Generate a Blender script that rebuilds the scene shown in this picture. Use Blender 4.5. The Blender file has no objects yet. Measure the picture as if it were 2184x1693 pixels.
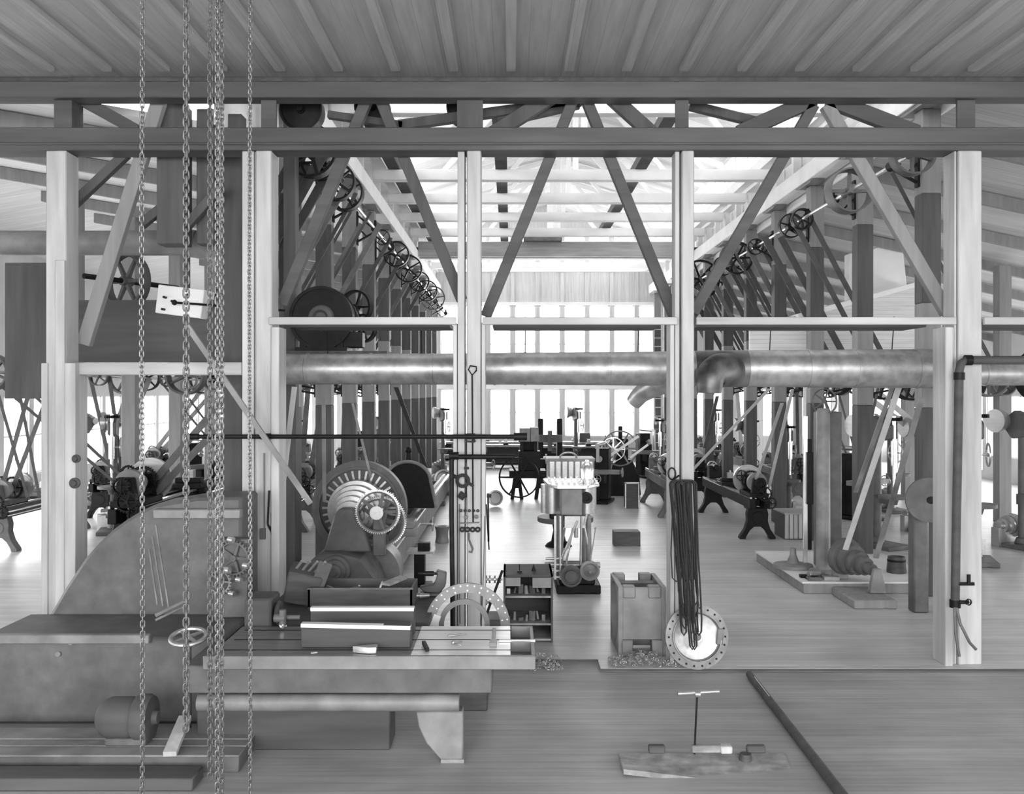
import bpy, math, random
from mathutils import Vector, Matrix
random.seed(7)
R = math.radians
# ------------------------------------------------------------------ camera, sky, light, exposure
F, VX, VY, H = 2000.0, 1090.0, 835.0, 2.93      # focal length in px (2184 wide frame), vanishing point, eye height
sc = bpy.context.scene
cam = bpy.data.cameras.new('camera'); camo = bpy.data.objects.new('camera', cam)
sc.collection.objects.link(camo); sc.camera = camo
camo.location = (0, 0, H); camo.rotation_euler = (R(90), 0, 0)
cam.sensor_width = 36; cam.lens = F/2184*36; cam.clip_start = 0.05; cam.clip_end = 300
cam.shift_x = (1092-VX)/2184; cam.shift_y = -(846.5-VY)/2184
w = bpy.data.worlds.new('sky'); sc.world = w; w.use_nodes = True
bg = w.node_tree.nodes['Background']; bg.inputs[0].default_value = (1, 1, 1, 1); bg.inputs[1].default_value = 3.0
sc.view_settings.view_transform = 'Standard'; sc.view_settings.look = 'None'
sc.view_settings.gamma = 1; sc.view_settings.use_curve_mapping = False
sc.view_settings.exposure = 0.7
sc.cycles.use_denoising = True
sc.cycles.max_bounces = 8; sc.cycles.diffuse_bounces = 5; sc.cycles.glossy_bounces = 3; sc.cycles.transparent_max_bounces = 12
sc.cycles.caustics_reflective = False; sc.cycles.caustics_refractive = False
sc.cycles.sample_clamp_indirect = 6
def area(name, loc, rot, sx, sy, power):
    l = bpy.data.lights.new(name, 'AREA'); l.shape = 'RECTANGLE'; l.size = sx; l.size_y = sy; l.energy = power
    o = bpy.data.objects.new(name, l); sc.collection.objects.link(o); o.location = loc; o.rotation_euler = rot
    return o
# daylight through the window bands, plus one added fill lamp at the front gable (each lamp lies just outside its row of windows)
area('daylight_far_windows', (1.5, 39.9, 4.5), (R(-90), 0, 0), 9.0, 7.0, 1000)
area('daylight_left_windows', (-13.2, 25, 2.2), (0, R(-90), 0), 3.0, 28, 2200)
area('daylight_right_windows', (16.6, 25, 2.2), (0, R(90), 0), 3.0, 28, 1700)
area('daylight_left_clerestory', (-4.3, 25, 8.9), (0, R(-75), 0), 1.2, 28, 650)
area('daylight_right_clerestory', (7.2, 25, 8.9), (0, R(75), 0), 1.2, 28, 500)
area('added_front_gable_fill', (1.45, 10.36, 8.7), (R(90), 0, 0), 8.8, 1.3, 300)  # added fill lamp, brightens the near faces of the roof ties
area('daylight_rear_windows', (0, -5.5, 3.2), (R(90), 0, 0), 16, 4.0, 1200)

# ------------------------------------------------------------------ helpers
def at(px, py, Y):
    return Vector(((px-VX)*Y/F, Y, H-(py-VY)*Y/F))
def mat(name, c, rough=.6, metal=0., var=.25, scale=(6, 6, 6), spec=.5, bump=0., detail=4, var2=0., scale2=(1, 1, 1), emis=0):
    m = bpy.data.materials.new(name); m.use_nodes = True; nt = m.node_tree; b = nt.nodes['Principled BSDF']
    tc = nt.nodes.new('ShaderNodeTexCoord'); mp = nt.nodes.new('ShaderNodeMapping'); mp.inputs['Scale'].default_value = scale
    no = nt.nodes.new('ShaderNodeTexNoise'); no.inputs['Scale'].default_value = 1; no.inputs['Detail'].default_value = detail
    rp = nt.nodes.new('ShaderNodeValToRGB')
    nt.links.new(tc.outputs['Object'], mp.inputs[0]); nt.links.new(mp.outputs[0], no.inputs[0]); nt.links.new(no.outputs[0], rp.inputs[0])
    lo, hi = max(0, c*(1-var)), min(.95, c*(1+var))
    rp.color_ramp.elements[0].position = .3; rp.color_ramp.elements[1].position = .7
    rp.color_ramp.elements[0].color = (lo, lo, lo, 1); rp.color_ramp.elements[1].color = (hi, hi, hi, 1)
    out = rp.outputs[0]
    if var2:
        mp2 = nt.nodes.new('ShaderNodeMapping'); mp2.inputs['Scale'].default_value = scale2
        n2 = nt.nodes.new('ShaderNodeTexNoise'); n2.inputs['Scale'].default_value = 1; n2.inputs['Detail'].default_value = 6
        r2 = nt.nodes.new('ShaderNodeMapRange'); r2.inputs[1].default_value = .35; r2.inputs[2].default_value = .65
        r2.inputs[3].default_value = 1-var2; r2.inputs[4].default_value = 1+var2*.4
        nt.links.new(tc.outputs['Object'], mp2.inputs[0]); nt.links.new(mp2.outputs[0], n2.inputs[0]); nt.links.new(n2.outputs[0], r2.inputs[0])
        mx = nt.nodes.new('ShaderNodeMix'); mx.data_type = 'RGBA'; mx.blend_type = 'MULTIPLY'; mx.inputs[0].default_value = 1
        nt.links.new(out, mx.inputs[6]); nt.links.new(r2.outputs[0], mx.inputs[7]); out = mx.outputs[2]
    nt.links.new(out, b.inputs['Base Color'])
    b.inputs['Roughness'].default_value = rough; b.inputs['Metallic'].default_value = metal
    b.inputs['Specular IOR Level'].default_value = spec
    if bump:
        bp = nt.nodes.new('ShaderNodeBump'); bp.inputs['Strength'].default_value = bump; bp.inputs['Distance'].default_value = .01
        nt.links.new(no.outputs[0], bp.inputs['Height']); nt.links.new(bp.outputs[0], b.inputs['Normal'])
    return m
def boards(name, c, axis, width, rough=.6, var=.12, gap=.5, spec=.3, gapw=.04, stain=.0):
    """planks laid side by side along an object axis ('X','Y','Z' = the direction in which board follows board)"""
    m = bpy.data.materials.new(name); m.use_nodes = True; nt = m.node_tree; b = nt.nodes['Principled BSDF']
    N = nt.nodes.new; L = nt.links.new
    tc = N('ShaderNodeTexCoord'); sp = N('ShaderNodeSeparateXYZ'); L(tc.outputs['Object'], sp.inputs[0])
    dv = N('ShaderNodeMath'); dv.operation = 'DIVIDE'; dv.inputs[1].default_value = width; L(sp.outputs[axis], dv.inputs[0])
    fl = N('ShaderNodeMath'); fl.operation = 'FLOOR'; L(dv.outputs[0], fl.inputs[0])
    fr = N('ShaderNodeMath'); fr.operation = 'FRACT'; L(dv.outputs[0], fr.inputs[0])
    wn = N('ShaderNodeTexWhiteNoise'); wn.noise_dimensions = '1D'; L(fl.outputs[0], wn.inputs['W'])
    mr = N('ShaderNodeMapRange'); mr.inputs[3].default_value = c*(1-var); mr.inputs[4].default_value = c*(1+var); L(wn.outputs[0], mr.inputs[0])
    lt = N('ShaderNodeMath'); lt.operation = 'LESS_THAN'; lt.inputs[1].default_value = gapw; L(fr.outputs[0], lt.inputs[0])
    mu = N('ShaderNodeMath'); mu.operation = 'MULTIPLY'; mu.inputs[1].default_value = gap; L(lt.outputs[0], mu.inputs[0])
    sb = N('ShaderNodeMath'); sb.operation = 'SUBTRACT'; sb.inputs[0].default_value = 1; L(mu.outputs[0], sb.inputs[1])
    m2 = N('ShaderNodeMath'); m2.operation = 'MULTIPLY'; L(mr.outputs[0], m2.inputs[0]); L(sb.outputs[0], m2.inputs[1])
    no = N('ShaderNodeTexNoise'); mp = N('ShaderNodeMapping')
    s = {'X': (20, 1.2, 1.2), 'Y': (1.2, 20, 1.2), 'Z': (1.2, 1.2, 20)}[axis]
    mp.inputs['Scale'].default_value = s; no.inputs['Scale'].default_value = 1; no.inputs['Detail'].default_value = 5
    L(tc.outputs['Object'], mp.inputs[0]); L(mp.outputs[0], no.inputs[0])
    r2 = N('ShaderNodeMapRange'); r2.inputs[1].default_value = .3; r2.inputs[2].default_value = .7; r2.inputs[3].default_value = .85; r2.inputs[4].default_value = 1.08
    L(no.outputs[0], r2.inputs[0]); m3 = N('ShaderNodeMath'); m3.operation = 'MULTIPLY'; L(m2.outputs[0], m3.inputs[0]); L(r2.outputs[0], m3.inputs[1])
    out = m3.outputs[0]
    if stain:
        n3 = N('ShaderNodeTexNoise'); n3.inputs['Scale'].default_value = .9; n3.inputs['Detail'].default_value = 6; L(tc.outputs['Object'], n3.inputs[0])
        r3 = N('ShaderNodeMapRange'); r3.inputs[1].default_value = .35; r3.inputs[2].default_value = .65; r3.inputs[3].default_value = 1-stain; r3.inputs[4].default_value = 1.05
        L(n3.outputs[0], r3.inputs[0]); m4 = N('ShaderNodeMath'); m4.operation = 'MULTIPLY'; L(out, m4.inputs[0]); L(r3.outputs[0], m4.inputs[1]); out = m4.outputs[0]
    cb = N('ShaderNodeCombineColor'); [L(out, cb.inputs[i]) for i in range(3)]
    L(cb.outputs[0], b.inputs['Base Color'])
    b.inputs['Roughness'].default_value = rough; b.inputs['Specular IOR Level'].default_value = spec
    return m
M = dict(
    timber=mat('planed_timber', .5, .6, var=.12, scale=(14, 14, 1.2), var2=.25, scale2=(3, 3, .5)),
    timber_x=mat('planed_timber_crosswise', .42, .6, var=.14, scale=(1.2, 14, 14), var2=.25, scale2=(.5, 3, 3)),
    beam=mat('weathered_timber', .085, .7, var=.15, scale=(1, 12, 12), var2=.3, scale2=(.4, 2, 2)),
    dbeam=mat('dark_timber', .06, .7, var=.3, scale=(1, 8, 8)),
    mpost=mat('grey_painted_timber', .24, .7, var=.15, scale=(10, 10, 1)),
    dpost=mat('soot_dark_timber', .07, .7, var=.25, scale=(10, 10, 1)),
    white=mat('whitewashed_timber', .88, .7, var=.06, scale=(2, 2, 2)),
    roof=boards('whitewashed_roof_boards', .8, 'Y', .22, var=.05, gap=.25),
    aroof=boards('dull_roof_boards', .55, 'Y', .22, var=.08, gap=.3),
    ceil=boards('dark_ceiling_boards', .38, 'X', .18, var=.05, gap=.2),
    wall=boards('pale_wall_boards', .62, 'X', .16, var=.05, gap=.2),
    clap=boards('clapboards', .72, 'Z', .09, var=.04, gap=.25, gapw=.1),
    floor=boards('worn_pine_floor', .56, 'Y', .11, rough=.38, var=.08, gap=.3, spec=.5, stain=.18),
    floor2=boards('oiled_floor', .4, 'Y', .14, rough=.5, var=.1, gap=.3, spec=.4, stain=.25),
    ground=mat('pale_ground', .6, .9, var=.1, scale=(.3, .3, .3)),
    iron=mat('black_iron', .008, .5, var=.4, spec=.2, scale=(9, 9, 9)),
    cast=mat('dusty_cast_iron', .11, .55, var=.2, scale=(7, 7, 7), var2=.25, scale2=(2, 2, 2)),
    lcast=mat('grey_cast_iron', .22, .5, var=.15, scale=(5, 5, 5), var2=.3, scale2=(3, 3, 3)),
    steel=mat('machined_steel', .42, .32, .7, var=.12, scale=(30, 4, 30)),
    bright=mat('bright_steel', .8, .22, .8, var=.08, scale=(10, 10, 10)),
    plate=mat('planed_iron_plate', .8, .32, .2, var=.1, scale=(3, 20, 20)),
    dplate=mat('oily_iron_plate', .2, .4, .3, var=.2, scale=(3, 20, 20)),
    galv=mat('galvanised_sheet', .42, .38, .55, var=.15, scale=(3, 3, 3), var2=.25, scale2=(9, 9, 9)),
    sooty=mat('sooty_sheet', .14, .42, .5, var=.7, scale=(4, 4, 4)),
    belt=mat('pale_leather_belt', .5, .6, var=.12, scale=(5, 5, 5)),
    dbelt=mat('dark_leather_belt', .05, .6, var=.3, scale=(5, 5, 5)),
    cover=mat('cast_cover_plate', .24, .45, .1, var=.25, scale=(4, 4, 4), var2=.3, scale2=(9, 9, 9)),
    rope=mat('tarred_rope', .02, .8, var=.5, scale=(60, 60, 60)),
    chain=mat('worn_chain_steel', .2, .4, .6, var=.35, scale=(30, 30, 30)),
    chain2=mat('dull_chain_steel', .16, .5, .4, var=.35, scale=(30, 30, 30)),
    crate=mat('dark_stained_wood', .06, .6, var=.3, scale=(3, 20, 20)),
    wood=mat('plain_wood', .3, .6, var=.2, scale=(3, 20, 20), var2=.35, scale2=(8, 8, 8)),
    cloth=mat('white_sheeting', .85, .8, var=.05, scale=(2, 2, 2)),
    swarf=mat('steel_swarf', .4, .4, .5, var=.4, scale=(20, 20, 20)),
)
g = bpy.data.materials.new('window_glass'); g.use_nodes = True; nt = g.node_tree; nt.nodes.clear()
o_ = nt.nodes.new('ShaderNodeOutputMaterial'); mx = nt.nodes.new('ShaderNodeMixShader'); tr = nt.nodes.new('ShaderNodeBsdfTransparent'); gl = nt.nodes.new('ShaderNodeBsdfGlossy')
tr.inputs[0].default_value = (.96, .96, .96, 1); gl.inputs['Roughness'].default_value = .05; mx.inputs[0].default_value = .06
nt.links.new(tr.outputs[0], mx.inputs[1]); nt.links.new(gl.outputs[0], mx.inputs[2]); nt.links.new(mx.outputs[0], o_.inputs[0]); M['glass'] = g

def frame(axis):
    a = Vector(axis).normalized(); u = a.orthogonal().normalized()
    if abs(a.z) < .9: u = a.cross(Vector((0, 0, 1))).normalized()
    return a, u, a.cross(u)
class MB:
    def __init__(s): s.v = []; s.f = []
    def add(s, v, f):
        n = len(s.v); s.v += [Vector(p) for p in v]; s.f += [tuple(i+n for i in q) for q in f]; return s
    def box(s, x0, x1, y0, y1, z0, z1):
        return s.add([(x0, y0, z0), (x1, y0, z0), (x1, y1, z0), (x0, y1, z0), (x0, y0, z1), (x1, y0, z1), (x1, y1, z1), (x0, y1, z1)],
                     [(0, 3, 2, 1), (4, 5, 6, 7), (0, 1, 5, 4), (1, 2, 6, 5), (2, 3, 7, 6), (3, 0, 4, 7)])
    def obox(s, c, size, rot=(0, 0, 0)):
        from mathutils import Euler
        m = Euler(rot).to_matrix(); a, b, d = [q/2 for q in size]; c = Vector(c)
        v = [c+m@Vector(p) for p in [(-a, -b, -d), (a, -b, -d), (a, b, -d), (-a, b, -d), (-a, -b, d), (a, -b, d), (a, b, d), (-a, b, d)]]
        return s.add(v, [(0, 3, 2, 1), (4, 5, 6, 7), (0, 1, 5, 4), (1, 2, 6, 5), (2, 3, 7, 6), (3, 0, 4, 7)])
    def beam(s, p0, p1, w, d, up=(0, 1, 0), w1=None, d1=None):
        """bar from p0 to p1, d thick along 'up', w across"""
        p0, p1, up = Vector(p0), Vector(p1), Vector(up); a = (p1-p0).normalized(); u = (up-a*up.dot(a)).normalized(); x = a.cross(u)
        w1 = w if w1 is None else w1; d1 = d if d1 is None else d1; v = []
        for p, ww, dd in ((p0, w, d), (p1, w1, d1)):
            v += [p-x*ww/2-u*dd/2, p+x*ww/2-u*dd/2, p+x*ww/2+u*dd/2, p-x*ww/2+u*dd/2]
        return s.add(v, [(0, 1, 2, 3), (7, 6, 5, 4), (0, 4, 5, 1), (1, 5, 6, 2), (2, 6, 7, 3), (3, 7, 4, 0)])
    def lathe(s, p, axis, prof, n=20, closed=False):
        p = Vector(p); a, u, t = frame(axis); v = []; m = len(prof)
        for (h, r) in prof:
            for k in range(n):
                c, d = math.cos(2*math.pi*k/n), math.sin(2*math.pi*k/n); v.append(p+a*h+(u*c+t*d)*r)
        f = []
        for i in range(m if closed else m-1):
            j = (i+1) % m
            for k in range(n):
                l = (k+1) % n; f.append((i*n+k, i*n+l, j*n+l, j*n+k))
        if not closed:
            f.append(tuple(range(n))[::-1]); f.append(tuple((m-1)*n+k for k in range(n)))
        return s.add(v, f)
    def cyl(s, p0, p1, r, r1=None, n=16):
        p0, p1 = Vector(p0), Vector(p1); return s.lathe(p0, p1-p0, [(0, r), ((p1-p0).length, r if r1 is None else r1)], n)
    def ring(s, c, axis, ro, ri, w, n=28):
        return s.lathe(c, axis, [(-w/2, ri), (-w/2, ro), (w/2, ro), (w/2, ri)], n, True)
    def torus(s, c, axis, ra, r, n=20, m=8):
        return s.lathe(c, axis, [(r*math.sin(2*math.pi*k/m), ra+r*math.cos(2*math.pi*k/m)) for k in range(m)], n, True)
    def tube(s, pts, r, n=8, closed=False):
        pts = [Vector(p) for p in pts]; m = len(pts); rr = r if isinstance(r, (list, tuple)) else [r]*m
        v = []; up = None
        for i, p in enumerate(pts):
            a = (pts[(i+1) % m] if (closed or i < m-1) else p)-(pts[i-1] if (closed or i > 0) else p); a.normalize()
            if up is None: up = a.orthogonal().normalized()
            up = (up-a*up.dot(a)).normalized(); t = a.cross(up)
            for k in range(n):
                c, d = math.cos(2*math.pi*k/n), math.sin(2*math.pi*k/n); v.append(p+(up*c+t*d)*rr[i])
        f = []
        for i in range(m if closed else m-1):
            j = (i+1) % m
            for k in range(n):
                l = (k+1) % n; f.append((i*n+k, i*n+l, j*n+l, j*n+k))
        if not closed: f += [tuple(range(n))[::-1], tuple((m-1)*n+k for k in range(n))]
        return s.add(v, f)
    def prism(s, poly, vec):
        vec = Vector(vec); n = len(poly); v = [Vector(p) for p in poly]; v += [p+vec for p in v]
        return s.add(v, [tuple(range(n))[::-1], tuple(range(n, 2*n))]+[(i, (i+1) % n, n+(i+1) % n, n+i) for i in range(n)])
    def sphere(s, c, r, n=14, sc=(1, 1, 1)):
        c = Vector(c); v = []; m = n//2
        for i in range(m+1):
            a = math.pi*i/m
            for k in range(n):
                b = 2*math.pi*k/n; v.append(c+Vector((r*sc[0]*math.sin(a)*math.cos(b), r*sc[1]*math.sin(a)*math.sin(b), r*sc[2]*math.cos(a))))
        return s.add(v, [(i*n+k, i*n+(k+1) % n, (i+1)*n+(k+1) % n, (i+1)*n+k) for i in range(m) for k in range(n)])
    def spokes(s, c, axis, r0, r1, n, w, d=None, ph=0, curve=0):
        c = Vector(c); a, u, t = frame(axis); d = d or w
        for k in range(n):
            q = 2*math.pi*k/n+ph; e = u*math.cos(q)+t*math.sin(q)
            s.beam(c+e*r0, c+e*r1, w*1.3, d*1.2, a, w*.85, d*.8)
        return s
    def wheel(s, c, axis, r, w, n=6, rim=.08, hub=.16, sw=.1, ph=0, seg=32):
        c = Vector(c); a = Vector(axis).normalized()
        s.ring(c, a, r, r*(1-rim), w, seg); s.cyl(c-a*w*.6, c+a*w*.6, r*hub, n=14); return s.spokes(c, a, r*hub*.9, r*(1-rim*.6), n, r*sw, w*.35, ph)
    def gear(s, c, axis, r, w, teeth=40, n=5, rim=.1, hub=.2, sw=.14):
        s.wheel(c, axis, r, w, n, rim, hub, sw, seg=40); c = Vector(c); a, u, t = frame(axis); tw = math.pi*r/teeth
        for k in range(teeth):
            q = 2*math.pi*k/teeth; e = u*math.cos(q)+t*math.sin(q); s.beam(c+e*r*.98, c+e*(r+tw*1.1), tw*1.1, w, a, tw*.7)
        return s
    def cone_pulley(s, c, axis, r0, r1, L, n=4):
        """stepped pulley, largest step first"""
        prof = [(0, .01)]
        for k in range(n):
            r = r0+(r1-r0)*k/(n-1); t0, t1 = L*k/n, L*(k+1)/n
            prof += [(t0, r*.97), ((t0+t1)/2, r), (t1-.004, r*.97)]
        prof += [(L, .01)]; return s.lathe(c, axis, prof, 28)
    def build(s, name, m, parent=None, bevel=0, sub=0, angle=35, local=False):
        root = parent
        while root is not None and root.parent is not None: root = root.parent
        off = Vector((0, 0, 0)) if (root is None or local) else root.location
        me = bpy.data.meshes.new(name)
        if root is None and s.v:      # a thing that is one mesh: origin at its base
            xs = [p.x for p in s.v]; ys = [p.y for p in s.v]; zs = [p.z for p in s.v]
            off = Vector(((min(xs)+max(xs))/2, (min(ys)+max(ys))/2, min(zs)))
        me.from_pydata([tuple(p-off) for p in s.v], [], s.f); me.validate()
        me.polygons.foreach_set('use_smooth', [True]*len(me.polygons)); me.set_sharp_from_angle(angle=R(angle))
        me.materials.append(m if not isinstance(m, str) else M[m])
        o = bpy.data.objects.new(name, me); sc.collection.objects.link(o)
        if parent is not None: o.parent = parent
        else: o.location = off
        if bevel:
            b = o.modifiers.new('bevel', 'BEVEL'); b.width = bevel; b.segments = 1; b.limit_method = 'ANGLE'
        return o
def tag(o, label=None, cat=None, group=None, kind=None):
    if label: o['label'] = label
    if cat: o['category'] = cat
    if group: o['group'] = group
    if kind: o['kind'] = kind
    return o
def thing(name, label, cat, loc=(0, 0, 0), group=None, rz=0, scale=1):
    o = bpy.data.objects.new(name, None); sc.collection.objects.link(o); o.location = loc; o.rotation_euler = (0, 0, rz)
    o.empty_display_size = .1; o.scale = (scale,)*3
    return tag(o, label, cat, group)
def struct(name, mb, m, **k):
    return tag(mb.build(name, m, **k), kind='structure')
def copy_tree(o, parent=None):
    c = o.copy(); sc.collection.objects.link(c); c.parent = parent
    for ch in [q for q in KIDS.get(o.name, [])]: copy_tree(ch, c)
    return c
KIDS = {}
def index_kids(root):
    for o in sc.objects:
        if o.parent is not None and o.parent.name not in KIDS: KIDS[o.parent.name] = [q for q in sc.objects if q.parent == o.parent]
def dup(proto, label, loc, rz=None, scale=None, group=None):
    if proto.name not in KIDS: index_kids(proto)
    c = copy_tree(proto); c.location = loc; c['label'] = label
    if rz is not None: c.rotation_euler = (0, 0, rz)
    if scale is not None: c.scale = (scale,)*3 if not isinstance(scale, tuple) else scale
    if group: c['group'] = group
    return c
ORD = ['nearest', 'second', 'third', 'fourth', 'fifth', 'sixth', 'seventh', 'eighth', 'ninth', 'tenth', 'eleventh', 'twelfth']
XL, XR, YF, YB = -3.19, 6.02, 10.2, 39.4
ROW = [13.55+2.51*n for n in range(11)]
# ------------------------------------------------------------------ the setting
struct('floor', MB().box(-16, 18, 10.28, 42, -.3, 0).box(.95, 18, 9.93, 10.28, -.3, 0), 'floor')
struct('floor_1', MB().box(-16, .95, -7, 10.275, -.35, -.035).box(.95, 18, -7, 9.925, -.35, -.035), 'floor2')
struct('dark_step_strip', MB().box(-16, .95, 10.265, 10.279, -.03, -.004).box(.95, 18, 9.915, 9.929, -.03, -.004), 'crate')  # dark strip added to keep the step's daylit front face dark
struct('ground', MB().box(-60, 60, 42, 120, -.5, -.4).box(-60, -16.3, -20, 42, -.5, -.4).box(18.3, 60, -20, 42, -.5, -.4), 'ground')
# far wall with its rows of window openings
wx = [-3.05+1.04*i for i in range(-9, 20)]
mb = MB(); xa, xb = -12.5, 16.0
mb.box(xa, xb, YB, YB+.15, 0, 1.06); mb.box(xa, xb, YB, YB+.15, 3.03, 3.3)
mb.box(xa, -3.3, YB, YB+.15, 3.3, 7.4); mb.box(6.2, xb, YB, YB+.15, 3.3, 7.0)
mb.box(-3.3, 6.2, YB, YB+.15, 6.55, 8.0); mb.prism([(-3.3, YB, 9.47), (6.2, YB, 9.47), (1.45, YB, 10.9)], (0, .15, 0))
wins = []
for i, x in enumerate(wx):
    if x < xa or x > xb-1: continue
    mb.box(x-.1, x+.1, YB-.03, YB+.15, 1.06, 3.03)
    if -3.4 < x < 6.3: mb.box(x-.09, x+.09, YB-.03, YB+.15, 3.3, 6.55); mb.box(x-.08, x+.08, YB-.05, YB+.15, 6.6, 9.6)
    if x+1.04 < xb:
        wins.append((x+.1, x+.94, 1.06, 3.03, 1))
        if -3.2 < x < 6: wins.append((x+.09, x+.95, 3.3, 6.55, 3)); wins.append((x+.08, x+.96, 8.06, 9.47, 0))
struct('wall_back', mb, 'wall')
struct('trim_1', MB().box(-3.3, 6.2, YB-.14, YB-.06, 6.55, 6.68).box(-3.3, 6.2, YB-.14, YB-.06, 7.95, 8.08).box(-3.3, 6.2, YB-.14, YB-.06, 3.05, 3.25), 'white')
for n, (x0, x1, z0, z1, bars) in enumerate(wins):
    f = MB(); y = YB+.05; t = .035
    f.box(x0, x0+t, y, y+.05, z0, z1).box(x1-t, x1, y, y+.05, z0, z1).box(x0, x1, y, y+.05, z0, z0+t).box(x0, x1, y, y+.05, z1-t, z1)
    for b in range(1, bars+1): z = z0+(z1-z0)*b/(bars+1); f.box(x0, x1, y, y+.05, z-.015, z+.015)
    o = struct('window_%d' % (n+1), f, 'white')
    pn = MB().box(x0, x1, y+.02, y+.028, z0, z1); pn.build('window_pane', 'glass', o)
nw = len(wins)
# aisle side walls with windows
def side_wall(name, X, sgn, ztop, y0=11.0):
    global nw
    mb = MB(); xo = X+sgn*.15; a, b = min(X, xo), max(X, xo)
    mb.box(a, b, -7, YB, 0, .8).box(a, b, -7, YB, 2.8, ztop)
    y = -6.0
    while y < YB-1.2:
        mb.box(a, b, y-.12, y+.12, .8, 2.8)
        if y > 8:
            nw += 1; f = MB(); c = X+sgn*.07
            for k in (0, .5, 1): f.box(c-.02, c+.02, y+.12+k*1.17, y+.16+k*1.17, .8, 2.8)
            for z in (.8, 1.78, 2.76): f.box(c-.02, c+.02, y+.12, y+1.33, z, z+.04)
            o = struct('window_%d' % nw, f, 'white'); MB().box(c-.004, c+.004, y+.12, y+1.33, .8, 2.8).build('window_pane', 'glass', o)
        y += 1.45
    struct(name, mb, 'wall')
side_wall('wall_left', -12.5, -1, 6.6); side_wall('wall_right', 16.0, 1, 4.9)
mb = MB()
for x in range(-12, 16, 2): mb.box(x, x+.5, -7.15, -7, 0, 6.3)
mb.box(-12.5, 16, -7.15, -7, 0, 1.0).box(-12.5, 16, -7.15, -7, 5.4, 6.3)
struct('wall_front', mb, 'wall')
# roofs
def slab(mb, x0, z0, x1, z1, y0, y1, t=.08): return mb.prism([(x0, y0, z0), (x1, y0, z1), (x1, y0, z1+t), (x0, y0, z0+t)], (0, y1-y0, 0))
struct('ceiling_2', slab(slab(MB(), -3.5, 9.3, 1.45, 10.75, 10.4, YB), 1.45, 10.75, 6.4, 9.3, 10.4, YB), 'roof')
struct('ceiling_3', slab(slab(MB(), -13, 6.4, -9.5, 7.0, 10.9, YB), -9.5, 7.0, -3.35, 5.95, 10.9, YB), 'roof')
struct('ceiling_4', slab(MB(), 6.2, 6.95, 16.5, 4.7, 10.4, YB), 'aroof')
struct('ceiling', MB().box(-18, 18, -7, 10.4, 6.42, 6.5), 'ceil')
mb = MB()
for i in range(-20, 27): mb.box(i*.62-.05, i*.62+.05, 2, 10.08, 6.37, 6.42)
struct('ceiling_1', mb, 'ceil')     # joists under the low ceiling
struct('wall_5', MB().box(-18, -3.0, 10.42, 10.5, 6.3, 11).box(5.9, 18, 10.42, 10.5, 6.3, 11).box(-3.0, 5.9, 10.42, 10.5, 6.3, 8.0).box(-3.0, 5.9, 10.42, 10.5, 9.4, 11), 'dpost')
nw += 1; f = MB(); [f.box(-3.0+k*.89-.03, -3.0+k*.89+.03, 10.43, 10.48, 8.0, 9.4) for k in range(11)]  # added glazing in the unseen front gable, lets light onto the ties
o = struct('window_%d' % nw, f, 'white'); MB().box(-3.0, 5.9, 10.45, 10.458, 8.0, 9.4).build('window_pane', 'glass', o)
# nave side walls above the crane beams: studs, plate, clerestory panes
for nm, X, s, zl in (('wall_1', XL, -1, 5.95), ('wall_2', XR, 1, 6.9)):
    mb = MB()
    mb.box(X-.12+(s<0)*0, X+.12, 10.6, YB, 7.92, 8.26).box(min(X-s*.1, X-s*.32), max(X-s*.1, X-s*.32), 10.6, YB, 8.02, 8.26)
    mb.box(X-.1, X+.1, 10.6, YB, 9.2, 9.34)
    y = 11.04
    while y < YB: mb.box(X-.07, X+.07, y-.07, y+.07, 7.3, 9.25); y += 2.51/2
    struct(nm, mb, 'white')
    nw += 1; o = struct('window_%d' % nw, MB().box(X-.02+s*.05, X+.02+s*.05, 10.6, YB, 8.7, 8.74), 'white')
    MB().box(X-.004+s*.05, X+.004+s*.05, 10.6, YB, 8.26, 9.2).build('window_pane', 'glass', o)
    a, b = sorted((X+s*.13, X+s*.17)); struct('wall_%d' % (3 if s < 0 else 4), MB().box(a, b, 10.6, YB, zl, 7.95), 'white')
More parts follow.
